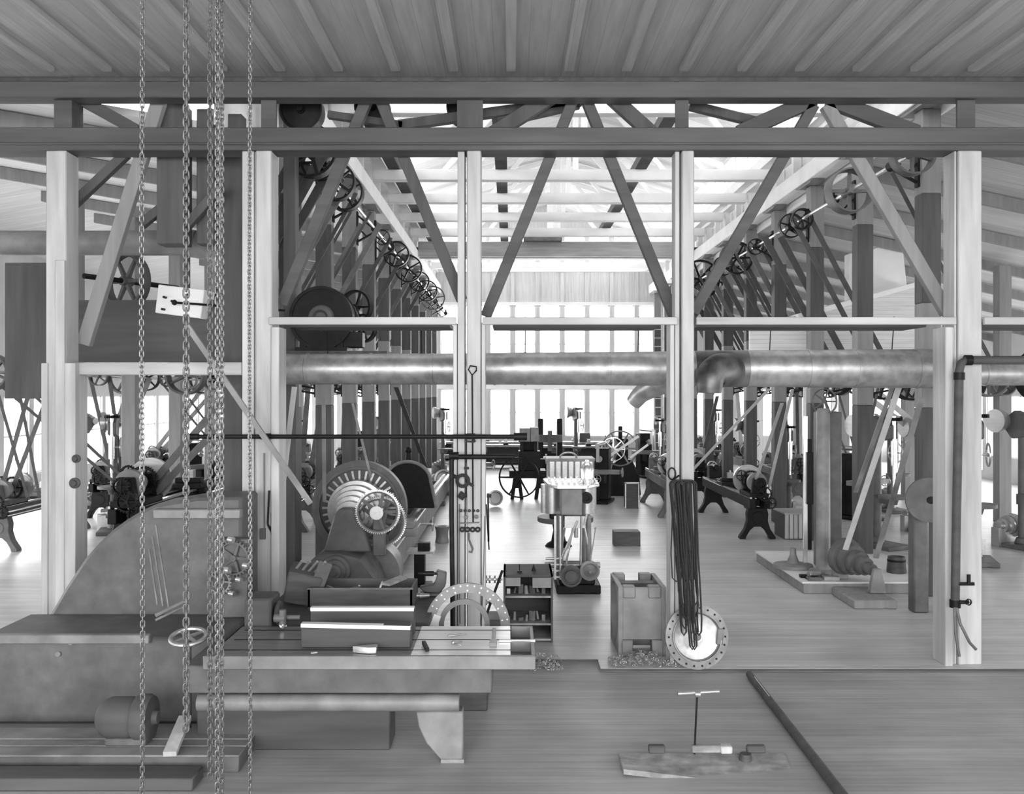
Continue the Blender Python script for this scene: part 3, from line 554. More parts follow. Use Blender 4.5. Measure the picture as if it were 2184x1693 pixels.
# ------------------------------------------------------------------ machine builders (local: bed runs along +X, operator at -Y)
def make_lathe(L=3.2, m='cast', face=.26):
    t = thing('engine_lathe', 'x', 'lathe', (0, 0, 0))
    b = MB().box(.0, L, -.2, -.08, .62, .82).box(0, L, .08, .2, .62, .82); x = .3
    while x < L: b.box(x, x+.05, -.08, .08, .64, .78); x += .45
    b.build('bed', m, t, .01, local=True)
    b = MB().box(0, L, -.19, -.16, .82, .85).box(0, L, -.1, -.07, .82, .835).box(0, L, .07, .1, .82, .835).box(0, L, .16, .19, .82, .85); b.build('ways', 'bright', t, local=True)
    for x in (.25, L-.3):
        b = MB()
        b.prism([(x-.09, y_, z_) for y_, z_ in ((-.36, 0), (-.24, 0), (-.23, .05), (-.16, .17), (-.07, .25), (.07, .25), (.16, .17), (.23, .05), (.24, 0), (.36, 0), (.35, .05), (.25, .2), (.2, .36), (.21, .5), (.18, .62), (-.18, .62), (-.21, .5), (-.2, .36), (-.25, .2), (-.35, .05))], (.18, 0, 0))
        b.cyl((x-.1, 0, .43), (x+.1, 0, .43), .12, n=20)
        b.build('leg', m, t, .01, local=True)
    b = MB().box(.04, .9, -.19, .19, .82, .92).prism([(.05, -.15, .92), (.05, .15, .92), (.05, .1, 1.22), (.05, -.1, 1.22)], (.12, 0, 0)).prism([(.75, -.15, .92), (.75, .15, .92), (.75, .1, 1.22), (.75, -.1, 1.22)], (.12, 0, 0))
    b.cyl((.02, 0, 1.12), (.2, 0, 1.12), .1).cyl((.73, 0, 1.12), (.9, 0, 1.12), .11).build('headstock', m, t, .01, local=True)
    MB().cone_pulley((.2, 0, 1.12), (1, 0, 0), .2, .09, .44, 4).build('cone_pulley', 'lcast', t, local=True)
    MB().gear((.68, 0, 1.12), (1, 0, 0), .19, .06, 36).gear((.68, .2, 1.22), (1, 0, 0), .1, .06, 20, 4).build('back_gear', 'iron', t, local=True)
    b = MB().ring((.97, 0, 1.12), (1, 0, 0), face, face*.86, .07).cyl((.93, 0, 1.12), (.98, 0, 1.12), face*.88, n=28).cyl((.95, 0, 1.12), (1.05, 0, 1.12), .06)
    for k in range(4): q = k*math.pi/2+.4; b.obox((1.0, math.cos(q)*face*.6, 1.12+math.sin(q)*face*.6), (.08, .07, .07), (q, 0, 0))
    b.build('faceplate', 'steel', t, local=True)
    MB().gear((-.05, 0, 1.12), (1, 0, 0), .1, .05, 18, 4).gear((-.05, -.08, .92), (1, 0, 0), .13, .05, 24).gear((-.05, -.2, .74), (1, 0, 0), .1, .05, 18, 4).build('change_gears', 'iron', t, local=True)
    cx = L*.55; c = MB().box(cx-.28, cx+.28, -.27, .24, .85, .92).box(cx-.2, cx+.2, -.3, -.2, .58, .86).box(cx-.09, cx+.09, -.2, .2, .92, 1.0).build('carriage', m, t, .01, local=True)
    MB().box(cx-.06, cx+.06, -.08, .06, 1.0, 1.12).cyl((cx, 0, 1.1), (cx, 0, 1.17), .02).build('tool_post', 'steel', c, local=True)
    MB().wheel((cx-.12, -.34, .7), (0, 1, 0), .11, .025, 4, .16).cyl((cx-.12, -.34, .7), (cx-.12, -.28, .7), .02).build('handwheel', 'steel', c, local=True)
    tx = L-.45; c = MB().prism([(tx-.16, -.15, .85), (tx+.16, -.15, .85), (tx+.16, -.15, 1.0), (tx+.1, -.15, 1.15), (tx-.12, -.15, 1.15), (tx-.16, -.15, 1.0)], (0, .3, 0)).cyl((tx-.25, 0, 1.12), (tx+.2, 0, 1.12), .07).build('tailstock', m, t, .01, local=True)
    MB().wheel((tx+.26, 0, 1.12), (1, 0, 0), .12, .025, 5, .16).cyl((tx+.15, 0, 1.12), (tx+.27, 0, 1.12), .02).build('handwheel', 'steel', c, local=True)
    MB().cyl((.0, -.25, .74), (L-.05, -.25, .74), .018, n=8).cyl((.0, -.25, .67), (L-.05, -.25, .67), .012, n=8).build('lead_screw', 'bright', t, local=True)
    return t
def make_drill(m='cast'):
    t = thing('drill_press', 'x', 'drill press', (0, 0, 0))
    MB().box(-.25, .25, -.5, .2, 0, .07).cyl((0, 0, .07), (0, 0, .16), .12, .09).build('base', m, t, .01, local=True)
    MB().cyl((0, 0, .1), (0, 0, 1.85), .065).build('column', m, t, local=True)
    b = MB().prism([(-.07, .15, 1.7), (-.07, -.38, 1.78), (-.07, -.38, 2.0), (-.07, .1, 2.15), (-.07, .35, 1.95)], (.14, 0, 0)); b.build('head_arm', m, t, .015, local=True)
    MB().cyl((0, -.36, 1.1), (0, -.36, 2.15), .028).cyl((0, -.36, 1.35), (0, -.36, 1.75), .05).cyl((0, -.36, .98), (0, -.36, 1.12), .02, .012).build('spindle', 'bright', t, local=True)
    c = MB().cyl((0, -.36, .82), (0, -.36, .87), .24, n=28).cyl((0, -.36, .72), (0, -.36, .82), .05, .08).beam((0, 0, .76), (0, -.36, .76), .09, .08, (0, 0, 1)).cyl((0, 0, .68), (0, 0, .84), .09).build('table', m, t, local=True)
    MB().cone_pulley((-.25, .3, 1.98), (1, 0, 0), .19, .08, .36, 4).build('cone_pulley', 'steel', t, local=True)
    MB().cone_pulley((.11, .25, .32), (-1, 0, 0), .19, .08, .36, 4).box(-.3, .18, .18, .32, 0, .3).build('lower_pulley', 'steel', t, local=True)
    MB().gear((0, -.36, 2.1), (0, 0, 1), .12, .05, 24, 4).build('bevel_gear', 'iron', t, local=True)
    MB().wheel((.14, -.25, 1.55), (1, 0, 0), .17, .02, 4, .1).cyl((0, -.25, 1.55), (.15, -.25, 1.55), .015).build('feed_wheel', 'steel', t, local=True)
    return t
def make_miller(m='iron'):
    t = thing('milling_machine', 'x', 'milling machine', (0, 0, 0))
    MB().box(-.3, .3, -.6, .4, 0, .09).prism([(-.22, .3, .09), (-.22, -.2, .09), (-.22, -.1, .5), (-.22, -.1, 1.5), (-.22, .3, 1.5)], (.44, 0, 0)).build('frame', m, t, .02, local=True)
    MB().box(-.18, .18, -.55, -.08, .55, .8).cyl((0, -.45, .09), (0, -.45, .6), .035).build('knee', m, t, .015, local=True)
    MB().box(-.6, .6, -.5, -.22, .82, .93).box(-.25, .25, -.48, -.2, .8, .82).build('table', 'lcast', t, .008, local=True)
    MB().cyl((0, -.6, 1.62), (0, .35, 1.62), .055).beam((0, -.5, 1.66), (0, -.5, 1.15), .08, .06).cyl((0, -.5, 1.22), (0, .0, 1.22), .03).cyl((0, -.35, 1.22), (0, -.3, 1.22), .09).build('overarm', 'steel', t, local=True)
    MB().cone_pulley((0, -.05, 1.25), (0, 1, 0), .22, .1, .4, 4).build('cone_pulley', 'steel', t, local=True)
    MB().wheel((.66, -.36, .87), (1, 0, 0), .13, .02, 4, .12).wheel((0, -.62, .7), (0, 1, 0), .12, .02, 4, .12).build('handwheel', 'steel', t, local=True)
    return t
def make_bench(L=2.4):
    t = thing('workbench', 'x', 'workbench', (0, 0, 0))
    MB().box(0, L, -.35, .35, .82, .9).build('bench_top', 'wood', t, .01, local=True)
    for x in (.15, L-.15): MB().box(x-.05, x+.05, -.3, .3, 0, .82).build('leg', 'crate', t, local=True)
    MB().box(.1, L-.1, .2, .26, .1, .8).box(.1, L-.1, -.28, .28, .22, .26).build('lower_shelf', 'crate', t, local=True)
    MB().box(.5, 1.0, -.36, -.33, .62, .8).cyl((.75, -.4, .71), (.75, -.36, .71), .02).build('drawer', 'cast', t, local=True)
    return t
def make_vise():
    t = thing('bench_vise', 'x', 'vise', (0, 0, 0)); MB().box(-.08, .08, -.12, .12, 0, .06).box(-.05, .05, 0, .08, .06, .2).box(-.07, .07, .02, .07, .17, .21).build('body', 'iron', t, .006, local=True)
    MB().box(-.05, .05, -.18, -.08, .06, .2).cyl((0, -.3, .11), (0, 0, .11), .018).cyl((-.1, -.3, .11), (.1, -.3, .11), .009).build('jaw', 'steel', t, .004, local=True)
    return t
def put(proto, first, name, label, loc, rz, scale=1, group=None):
    """first call uses the prototype itself"""
    if first[0]:
        first[0] = False
        if proto.name not in KIDS: index_kids(proto)
        proto.location = loc; proto.rotation_euler = (0, 0, rz); proto.scale = (scale,)*3; proto['label'] = label
        if group: proto['group'] = group
        return proto
    return dup(proto, label, loc, rz, scale, group)
Q = math.pi/2
la, fa = make_lathe(3.4), [True]; lb, fb = make_lathe(4.6, 'iron', .3), [True]
put(lb, fb, '', 'dark lathe at the right with slotted faceplate, its headstock end nearest the camera', (4.9, 18.45, 0), Q, 1.0)
put(la, fa, '', 'lathe left of the slotted-faceplate lathe, seen behind the rope bundle post', (3.8, 21.6, 0), Q, 1.05)
put(lb, fb, '', 'dark lathe further back along the right row of posts', (5.1, 25.2, 0), Q, .95)
put(la, fa, '', 'lathe far back beside the right row near the far benches', (3.5, 30.5, 0), Q, 1)
put(lb, fb, '', 'long lathe in the left aisle, its bed rising behind the thick chains', (-6.3, 15.2, 0), Q, 1.25)
for i, (X, Y, rz, p, f, lab) in enumerate((
    (-4.6, 16.5, Q, la, fa, 'lathe just inside the left aisle beside the second post'), (-4.7, 21.0, Q, la, fa, 'lathe just inside the left aisle beside the fourth post'), (-4.6, 25.5, Q, la, fa, 'lathe just inside the left aisle beside the sixth post'), (-4.6, 30.2, Q, la, fa, 'lathe just inside the left aisle beside the eighth post'),
    (-9.4, 17.0, Q, la, fa, 'lathe near the left windows, nearest of the window row'), (-9.5, 21.5, Q, lb, fb, 'dark lathe near the left windows, second of the window row'), (-10.4, 27.0, Q, la, fa, 'lathe near the left windows, third of the window row'), (-7.0, 23.0, Q, lb, fb, 'dark lathe in mid left aisle behind the hanging belts'), (-7.0, 29.0, Q, la, fa, 'lathe far back in the middle of the left aisle'),
    (7.4, 24.0, Q, la, fa, 'lathe just inside the right aisle beside the fifth post'), (7.3, 28.8, Q, la, fa, 'lathe just inside the right aisle beside the seventh post'), (9.2, 26.5, Q, lb, fb, 'dark lathe deep in the right aisle'), (7.3, 33.5, Q, la, fa, 'lathe near the far end of the right aisle'))):
    put(p, f, '', lab, (X, Y, 0), rz, 1)
dp, fd = make_drill(), [True]
for (X, Y, rz, sc_, lab) in ((6.95, 17.8, .4, 1.15, 'drill press right of the tall column, behind the belts'), (8.0, 16.2, -.3, 1.2, 'drill press between the second right post and the tall column'), (8.6, 19.5, .2, 1.1, 'drill press in the right aisle further back'), (-4.2, 29.55, .5, 1, 'drill press beside the left row near the seventh post'), (-8.3, 19.6, .3, 1.15, 'drill press in the left aisle before the windows'), (-10.8, 23.6, -.4, 1.1, 'drill press close to the left wall windows'), (2.35, 34.0, .2, 1.1, 'drill press near the far benches right of the middle'), (4.4, 27.4, -.3, 1, 'drill press behind the big wheeled shaper'), (-2.4, 33.0, .3, 1.1, 'drill press near the far benches at the left'), (9.8, 14.9, 2.8, 1.2, 'drill press at the right edge seen past the last post')):
    put(dp, fd, '', lab, (X, Y, 0), rz, sc_)
for (X, Y, rz, sc_, lab) in ((-3.9, 14.9, .5, .8, 'small drill press just left of the nearest left aisle post'), (-5.6, 18.6, .2, .9, 'drill press between lathes in the left aisle near the second post'), (-5.8, 22.5, -.5, 1, 'drill press deeper in the left aisle near the fourth post'), (-6.1, 26.9, .2, 1, 'drill press deep in the left aisle near the fifth post'), (6.6, 22.3, -.2, 1, 'drill press just behind the right row near the fourth post'), (6.7, 26.6, .3, 1, 'drill press just behind the right row near the sixth post'), (6.9, 31.8, 0, 1.1, 'drill press far back behind the right row'), (9.3, 23.0, .1, 1.1, 'drill press deep in the right aisle behind the cabin'), (9.6, 17.6, .4, 1.2, 'drill press in the right aisle seen through the belts')):
    put(dp, fd, '', lab, (X, Y, 0), rz, sc_)
ml, fm = make_miller(), [True]
for (X, Y, rz, sc_, lab) in ((-1.25, 26.6, .4, 1, 'black milling machine left of the flywheel engine'), (2.4, 24.9, -.3, .95, 'milling machine behind the black upright box'), (-1.6, 30.2, .2, 1, 'milling machine in the open bay left of the far middle'), (4.6, 32.2, .3, 1, 'milling machine far back at the right of the bay'), (-5.6, 34.0, 0, 1, 'milling machine at the far end of the left aisle'), (7.9, 21.6, .6, 1, 'milling machine in the right aisle beyond the slatted crate'), (-8.8, 26.0, 1, 1, 'milling machine in front of the left windows')):
    put(ml, fm, '', lab, (X, Y, 0), rz, sc_)
wb, fw = make_bench(), [True]
for (X, Y, lab) in ((-2.9, 38.2, 'bench under the far windows at the left end'), (-.4, 38.2, 'bench under the far windows, left of the middle'), (2.1, 38.2, 'bench under the far windows carrying the small dark box'), (-1.9, 36.0, 'bench standing out from the far wall at the left'), (1.0, 35.4, 'bench standing out from the far wall in the middle'), (-6.2, 38.2, 'bench at the end wall of the left aisle'), (7.0, 38.2, 'bench at the end wall of the right aisle')):
    put(wb, fw, '', lab, (X, Y, 0), 0, 1, 'workbenches at the far end')
vs, fv = make_vise(), [True]
for i, (X, Y) in enumerate(((-2.2, 38.0), (-1.2, 38.0), (.4, 38.0), (1.5, 38.0), (3.9, 38.0), (-1.2, 35.8), (1.7, 35.2), (2.9, 35.2), (-.2, 35.8))):
    put(vs, fv, '', '%s small vise on the far benches, counted from the left wall side' % ORD[i], (X, Y, .902), 0, 1.2, 'vises on the far benches')
tag(MB().box(2.65, 3.2, 37.9, 38.4, .902, 1.25).build('tool_box', 'crate', bevel=.01), 'small dark box standing on the far bench under the windows', 'box')
for i in range(26):
    X = random.choice((random.uniform(-2.9, 4.2), random.uniform(-6, -4), random.uniform(6.5, 9.2))); Y = 38.25 if X > -3 and X < 4.4 else 38.2
    h = random.uniform(.08, .3)
    if not (-2.85 < X < 4.4): X = -6+i*.08 if X < 0 else 7.1+i*.08
    r = random.uniform(.05, .13); k = i % 3
    b = MB()
    if k == 0: b.lathe((X, Y+.1, .902), (0, 0, 1), [(0, r), (h*.3, r*.9), (h*.5, r*.4), (h, r*.35)], 14)
    elif k == 1: b.box(X-r, X+r, Y, Y+.2, .902, .902+h*.5).box(X-r*.5, X+r*.4, Y+.02, Y+.15, .902+h*.5, .902+h)
    else: b.cyl((X-r, Y+.1, .902+r*.5), (X+r, Y+.1, .902+r*.5), r*.5).cyl((X, Y+.1, .902+r*.8), (X, Y+.1, .902+h), .02)
    tag(b.build('machine_fitting', random.choice(('iron', 'cast', 'steel'))), 'small metal fitting lying on the benches along the far windows', 'machine part', 'fittings on the far benches')
# ------------------------------------------------------------------ big faceplate lathe at the left
t = thing('faceplate_lathe', 'very large lathe with a ribbed faceplate wheel and stepped pulley behind the tool trays', 'lathe', (-2.1, 13.5, 0))
fc = at(768, 1082, 13.6)
b = MB().ring(fc, (0, 1, 0), .68, .6, .2, 56).ring(fc+Vector((0, -.11, 0)), (0, 1, 0), .6, .565, .06, 56).cyl(fc+Vector((0, -.03, 0)), fc+Vector((0, .05, 0)), .61, n=48)
b.build('faceplate', 'cast', t)
b = MB(); a, u, tt = frame((0, 1, 0))
for k in range(32):
    q = 2*math.pi*k/32; e = u*math.cos(q)+tt*math.sin(q); r0 = (.34, .4)[k % 2]
    b.beam(fc+e*r0+Vector((0, -.045, 0)), fc+e*(.54)+Vector((0, -.045, 0)), .03, .03, (0, 1, 0))
b.build('rib', 'steel', t)['kind'] = 'stuff'
MB().cone_pulley(fc+Vector((0, -.15, 0)), (0, -1, 0), .43, .2, .78, 5).build('cone_pulley', 'steel', t)
MB().cyl(fc+Vector((0, -1.15, 0)), fc+Vector((0, .25, 0)), .07).build('spindle', 'steel', t)
gc = at(806, 1091, 12.35)
def toothed(c, r, w, n, m):
    g_ = MB().wheel(c, (0, 1, 0), r*.97, w*.9, 5, .09, .2, .14, seg=40).build('back_gear', 'cast', t)
    b = MB().ring(c, (0, 1, 0), r, r*.965, w, 48); a, u, tt = frame((0, 1, 0)); tw = math.pi*r/n
    for k in range(n): q = 2*math.pi*k/n; e = u*math.cos(q)+tt*math.sin(q); b.beam(c+e*r*.98, c+e*(r+tw*1.2), tw*1.1, w, a, tw*.7)
    b.build('tooth_ring', m, g_)
toothed(gc, .28, .07, 64, 'bright')
g2 = at(812, 1112, 12.7)
toothed(g2, .33, .08, 72, 'steel')
MB().cyl(gc+Vector((0, -.12, 0)), gc+Vector((0, 1.0, 0)), .045).cyl(gc+Vector((0, -.14, 0)), gc+Vector((0, -.03, 0)), .09, .06).build('gear_shaft', 'steel', t)
# headstock casting: two pedestals on a deep base with a rounded front
b = MB(); x0, x1 = -2.78, -1.78
pts = [(x0, 0), (x1+.12, 0), (x1+.1, .25), (x1+.0, .55), (x1-.15, .75), (-2.25, .83), (x0+.25, .8), (x0+.05, .62)]
b.prism([(x, 12.15, z) for x, z in pts], (0, 1.2, 0)); b.build('headstock_base', 'cast', t, .03)
for y in (12.45, 13.3): MB().prism([(fc.x-.3, y, .8), (fc.x+.34, y, .8), (fc.x+.16, y, fc.z+.05), (fc.x+.08, y, fc.z+.13), (fc.x-.08, y, fc.z+.13), (fc.x-.16, y, fc.z+.05)], (0, .14, 0)).build('pedestal', 'cast', t, .02)
MB().beam((gc.x, 12.5, .75), (gc.x, 12.5, gc.z), .16, .12).build('gear_bracket', 'cast', t, .01)
b = MB().lathe((-2.27, 12.14, .62), (0, -1, 0), [(0, .2), (.05, .19), (.06, .15), (.1, .145), (.11, .1), (.15, .09), (.16, .05), (.2, .04)], 28); b.build('hub_cap', 'cast', t)
b = MB(); b.lathe((-1.95, 12.9, .42), (0, 1, 0), [(0, .3), (0, .42), (.5, .42), (.5, .3)], 36); b.build('drum_cover', 'lcast', t)
b = MB().box(-2.45, -2.22, 13.4, 27.0, .12, .52).box(-1.98, -1.75, 13.4, 27.0, .12, .52); x = 14
while x < 27: b.box(-2.25, -1.95, x, x+.1, .15, .45); x += 1.2
b.build('bed', 'lcast', t, .01)
b = MB()
for x in (-2.43, -2.26, -1.96, -1.82): b.box(x, x+.07, 13.4, 27.0, .52, .56)
b.build('ways', 'bright', t)
for y in (13.6, 17, 20.5, 24, 26.6): MB().box(-2.5, -1.7, y, y+.35, 0, .13).build('foot', 'cast', t, .01)
t = thing('steady_rest', 'dark arched steady rest with a knob on top, standing on the long bed', 'machine part', (-2.08, 19.0, .56))
b = MB(); pts = []
for k in range(0, 17): q = math.pi*k/16; pts.append((-2.08+.46*math.cos(q), 18.9, 1.12+.4*math.sin(q)))
b.prism(pts+[(-2.62, 18.9, .58), (-1.55, 18.9, .58)], (0, .2, 0)); b.build('plate', 'iron', t, .01)
b = MB(); b.tube([(-1.5, 18.87, .6)]+[(x, 18.87, z) for x, y, z in pts]+[(-2.66, 18.87, .6)], .035); b.build('rim', 'lcast', t)
MB().cyl((-2.08, 19, 1.5), (-2.08, 19, 1.72), .07, .05).sphere((-2.08, 19, 1.74), .07).build('knob', 'iron', t)
t = thing('compound_slide', 'low slide carriage with a screw handle on the long bed before the arched rest', 'machine part', (-1.9, 15.6, .56))
MB().box(-2.5, -1.55, 15.3, 16.1, .562, .68).box(-2.2, -1.6, 15.4, 15.9, .68, .78).box(-2.0, -1.8, 15.5, 15.8, .78, .9).build('slide', 'lcast', t, .01)
MB().cyl((-1.5, 15.6, .73), (-1.3, 15.6, .73), .02).wheel((-1.3, 15.6, .73), (1, 0, 0), .12, .02, 4, .14).build('handwheel', 'steel', t)
t = thing('vise_stand', 'small iron stand with a vise and dangling tools beside the long bed', 'stand', (-1.42, 14.2, 0))
MB().box(-1.56, -1.16, 14.0, 14.4, .5, .54).build('top', 'steel', t); MB().box(-1.46, -1.3, 14.1, 14.3, .03, .5).box(-1.55, -1.2, 14.02, 14.38, 0, .03).build('pedestal', 'iron', t, .01)
MB().box(-1.4, -1.22, 14.05, 14.2, .54, .66).cyl((-1.3, 13.9, .6), (-1.3, 14.1, .6), .015).build('jaw', 'iron', t, .005)
tag(MB().lathe(at(943, 1157, 18.2)+Vector((0, 0, 0)), (0, 0, 1), [(0, .13), (.02, .135), (.1, .12), (.2, .12), (.3, .14), (.32, .145), (.32, .1), (.3, .09)], 20).build('flanged_drum', 'lcast'), 'small grey flanged drum on the floor left of the wrench post', 'drum')
for i in range(26):
    x = -2.4+random.random()*.9; y = 11.1+random.random()*.8; 
    a_ = random.uniform(0, 3.1); l = random.uniform(.08, .35); c = Vector((x, y, .03+.012*(i % 5)))
    b = MB().beam(c-Vector((math.cos(a_)*l/2, math.sin(a_)*l/2, 0)), c+Vector((math.cos(a_)*l/2, math.sin(a_)*l/2, 0)), random.uniform(.02, .07), .025, (0, 0, 1))
    tag(b.build('metal_offcut', random.choice(('bright', 'steel', 'cast'))), 'loose metal offcut on the floor before the big faceplate lathe', 'offcut', 'offcuts on the floor at the big lathe')
# ------------------------------------------------------------------ steam engine in the open aisle
t = thing('steam_engine', 'upright steam engine with bright dome and studded cylinder tops in the centre aisle', 'engine', (.92, 13.9, 0))
MB().box(.66, 1.3, 13.55, 14.7, 0, .13).box(.7, 1.22, 13.6, 14.6, .13, .3).build('bedplate', 'iron', t, .015)
for X in (.72, 1.14):
    for Y in (13.72, 14.5): MB().cyl((X, Y, .28), (X*.96+.04, Y, 1.12), .045, .035).build('column', 'lcast', t)
b = MB().box(.72, 1.03, 13.55, 13.95, 1.14, 1.53); b.build('valve_chest', 'lcast', t, .015)
b = MB().cyl((.62, 14.2, 1.1), (.62, 14.2, 1.53), .17, n=24).cyl((1.13, 13.95, 1.12), (1.13, 13.95, 1.52), .14, n=24).cyl((1.0, 14.5, 1.1), (1.0, 14.5, 1.53), .2, n=24); b.build('cylinder', 'steel', t)
b = MB().prism([(.55, 13.7, 1.53), (.66, 13.5, 1.53), (1.1, 13.5, 1.53), (1.3, 13.8, 1.53), (1.3, 14.6, 1.53), (.5, 14.6, 1.53)], (0, 0, .045)); b.build('top_flange', 'bright', t, .006)
b = MB()
for i in range(9):
    for j in range(4):
        X, Y = .58+i*.085, 13.56+j*.27
        if j == 0 and not .62 < X < 1.1: continue
        b.cyl((X, Y, 1.575), (X, Y, 1.62), .018, n=6)
b.build('stud', 'bright', t)['kind'] = 'stuff'
MB().lathe((1.13, 13.95, 1.58), (0, 0, 1), [(0, .11), (.04, .11), (.05, .095), (.2, .095), (.27, .07), (.31, .03), (.33, .028), (.34, .01)], 24).build('dome', 'bright', t)
MB().ring((1.11, 13.78, 1.37), (0, 1, 0), .085, .045, .06, 24).cyl((1.11, 13.8, 1.37), (1.11, 13.86, 1.37), .055).build('exhaust_port', 'iron', t)
MB().cyl((.5, 13.9, .36), (1.32, 13.9, .36), .045).build('crankshaft', 'steel', t)
dc = at(1218, 1228, 13.35)
MB().ring(dc, (0, 1, 0), .155, .125, .06, 32).cyl(dc, dc+Vector((0, .03, 0)), .13, n=28).cyl(dc+Vector((0, -.05, 0)), dc+Vector((0, .2, 0)), .085, n=20).build('eccentric_disc', 'cast', t)
dc = at(1258, 1217, 13.3)
MB().lathe(dc+Vector((0, .03, 0)), (0, -1, 0), [(0, .14), (.05, .14), (.055, .11), (.04, .09), (.1, .03), (.13, .02)], 32).build('end_disc', 'lcast', t)
b = MB()
for (p, q, y) in (((1196, 1195), (1232, 1110), 13.6), ((1205, 1215), (1226, 1100), 13.7), ((1240, 1100), (1238, 1205), 13.6), ((1252, 1095), (1246, 1120), 13.6), ((1262, 1200), (1246, 1120), 13.7), ((1190, 1210), (1205, 1125), 13.8)):
    b.cyl(at(p[0], p[1], y), at(q[0], q[1], y), .017, n=8)
b.build('connecting_rod', 'bright', t)
b = MB().sphere(at(1216, 1110, 13.7), .045).sphere(at(1240, 1115, 13.7), .04).box(.78, 1.08, 13.62, 13.7, .95, 1.12).cyl((.95, 13.7, .8), (.95, 13.7, 1.12), .03); b.build('crosshead', 'steel', t)
MB().beam(at(1184, 1100, 13.5), at(1184, 1235, 13.5), .03, .05).beam(at(1195, 1100, 13.5), at(1195, 1235, 13.5), .02, .04).build('guide_bar', 'steel', t)
MB().cyl(at(1259, 1197, 13.5), at(1270, 1128, 13.5), .008, n=8).sphere(at(1270, 1126, 13.5), .016).build('lever', 'steel', t)
b = MB(); [b.cyl((.5+.0, 13.6, .24+.09*k), (.74, 13.6, .24+.09*k), .02) for k in range(4)]; b.build('pipe_stub', 'steel', t)
t = thing('round_pedestal', 'dark round iron table on a flared stem behind the steam engine', 'table', (.97, 17.8, 0))
MB().lathe((.9, 17.8, 0), (0, 0, 1), [(0, .26), (.05, .22), (.1, .14), (.3, .1), (.42, .12), (.47, .2)], 28).build('stem', 'iron', t)
MB().cyl((1.03, 17.8, .47), (1.03, 17.8, .56), .53, n=40).build('round_top', 'cast', t, .01)
MB().box(.72, .95, 17.45, 17.8, .562, .8).build('clamp_block', 'iron', t, .02)
t = thing('cylinder_block', 'ribbed light metal tank with loop handle above and behind the steam engine', 'machine part', (1.13, 18.0, .56))
MB().box(.85, 1.5, 17.75, 18.25, .562, .8).build('foot', 'iron', t)
MB().box(.69, 1.55, 17.7, 18.3, .8, 1.62).build('body', 'steel', t, .01)
b = MB(); [b.box(.7+i*.12, .73+i*.12, 17.67, 17.7, .8, 1.62) for i in range(8)]; b.box(.66, 1.58, 17.66, 18.34, 1.62, 1.67); b.build('rib', 'lcast', t)['kind'] = 'stuff'
MB().tube([(1.1+.16*math.cos(q), 18, 1.67+.09*math.sin(q)) for q in [math.pi*k/8 for k in range(9)]], .02).build('handle', 'steel', t)
# ------------------------------------------------------------------ flywheel engine and the box-topped machine
t = thing('flywheel_machine', 'black box-topped machine with a large spoked flywheel in the distance', 'machine', (.45, 25.9, 0))
c = at(1107, 1018, 25.2)
MB().wheel(c, (.12, 1, 0), .55, .08, 6, .07, .13, .08).build('flywheel', 'iron', t); MB().cyl(c, c+Vector((0, .9, 0)), .04).build('axle', 'iron', t)
for X in (.1, .75):
    MB().prism([(X-.12, 25.5, 0), (X-.02, 25.5, 0), (X+.02, 25.5, .3), (X+.1, 25.5, .3), (X+.14, 25.5, 0), (X+.24, 25.5, 0), (X+.16, 25.5, .6), (X-.04, 25.5, .6)], (0, .12, 0)).build('leg', 'iron', t, .01)
MB().box(-.05, .95, 25.45, 26.3, .6, .78).box(.2, .8, 25.6, 26.2, .78, 1.3).box(.25, .35, 25.6, 25.7, 1.3, 1.57).box(.62, .72, 25.6, 25.7, 1.3, 1.57).box(.25, .72, 26.1, 26.2, 1.3, 1.57).build('frame', 'iron', t, .01)
MB().box(.23, .52, 25.5, 26.2, 1.57, 1.93).box(.53, .75, 25.5, 26.2, 1.57, 1.95).build('box_head', 'lcast', t, .01)
MB().wheel((.95, 25.5, 1.1), (1, 0, 0), .13, .03, 4).cyl((.8, 25.5, 1.1), (.95, 25.5, 1.1), .015).build('handwheel', 'steel', t)
for k, (x, y, Y, r, lab) in enumerate(((1056, 1031, 24, .2, 'bright round cover standing on the floor left of the flywheel machine'), (946, 968, 28, .3, 'ring shaped casting leaning among machines left of the wrench post'))):
    c = at(x, y, Y); c.z = r+.01; tag(MB().lathe(c, (.3, -1, .2), [(0, .02), (0, r), (.05, r), (.06, r*.8), (.02, r*.7), (.03, .02)], 28).build('round_cover', 'steel'), lab, 'cover')
t = thing('boring_mill', 'tall dark mill with two curved uprights in front of the far windows', 'boring mill', (1.35, 32.5, 0))
for s in (-1, 1):
    X = 1.35+s*.33
    MB().prism([(X-.09, 32.2, 0), (X-.09, 33.3, 0), (X-.09, 33.1, 1.2), (X-.09, 32.8, 1.9), (X-.09, 32.45, 2.0), (X-.09, 32.3, 1.2)], (.18, 0, 0)).build('upright', 'iron', t, .02)
MB().cyl((1.35, 32.6, .0), (1.35, 32.6, .55), .55, n=32).cyl((1.35, 32.6, .55), (1.35, 32.6, .65), .5, n=32).build('turntable', 'iron', t); MB().box(.95, 1.75, 32.0, 32.2, 1.2, 1.45).box(1.25, 1.4, 31.9, 32.0, .9, 1.6).build('cross_slide', 'cast', t, .01)
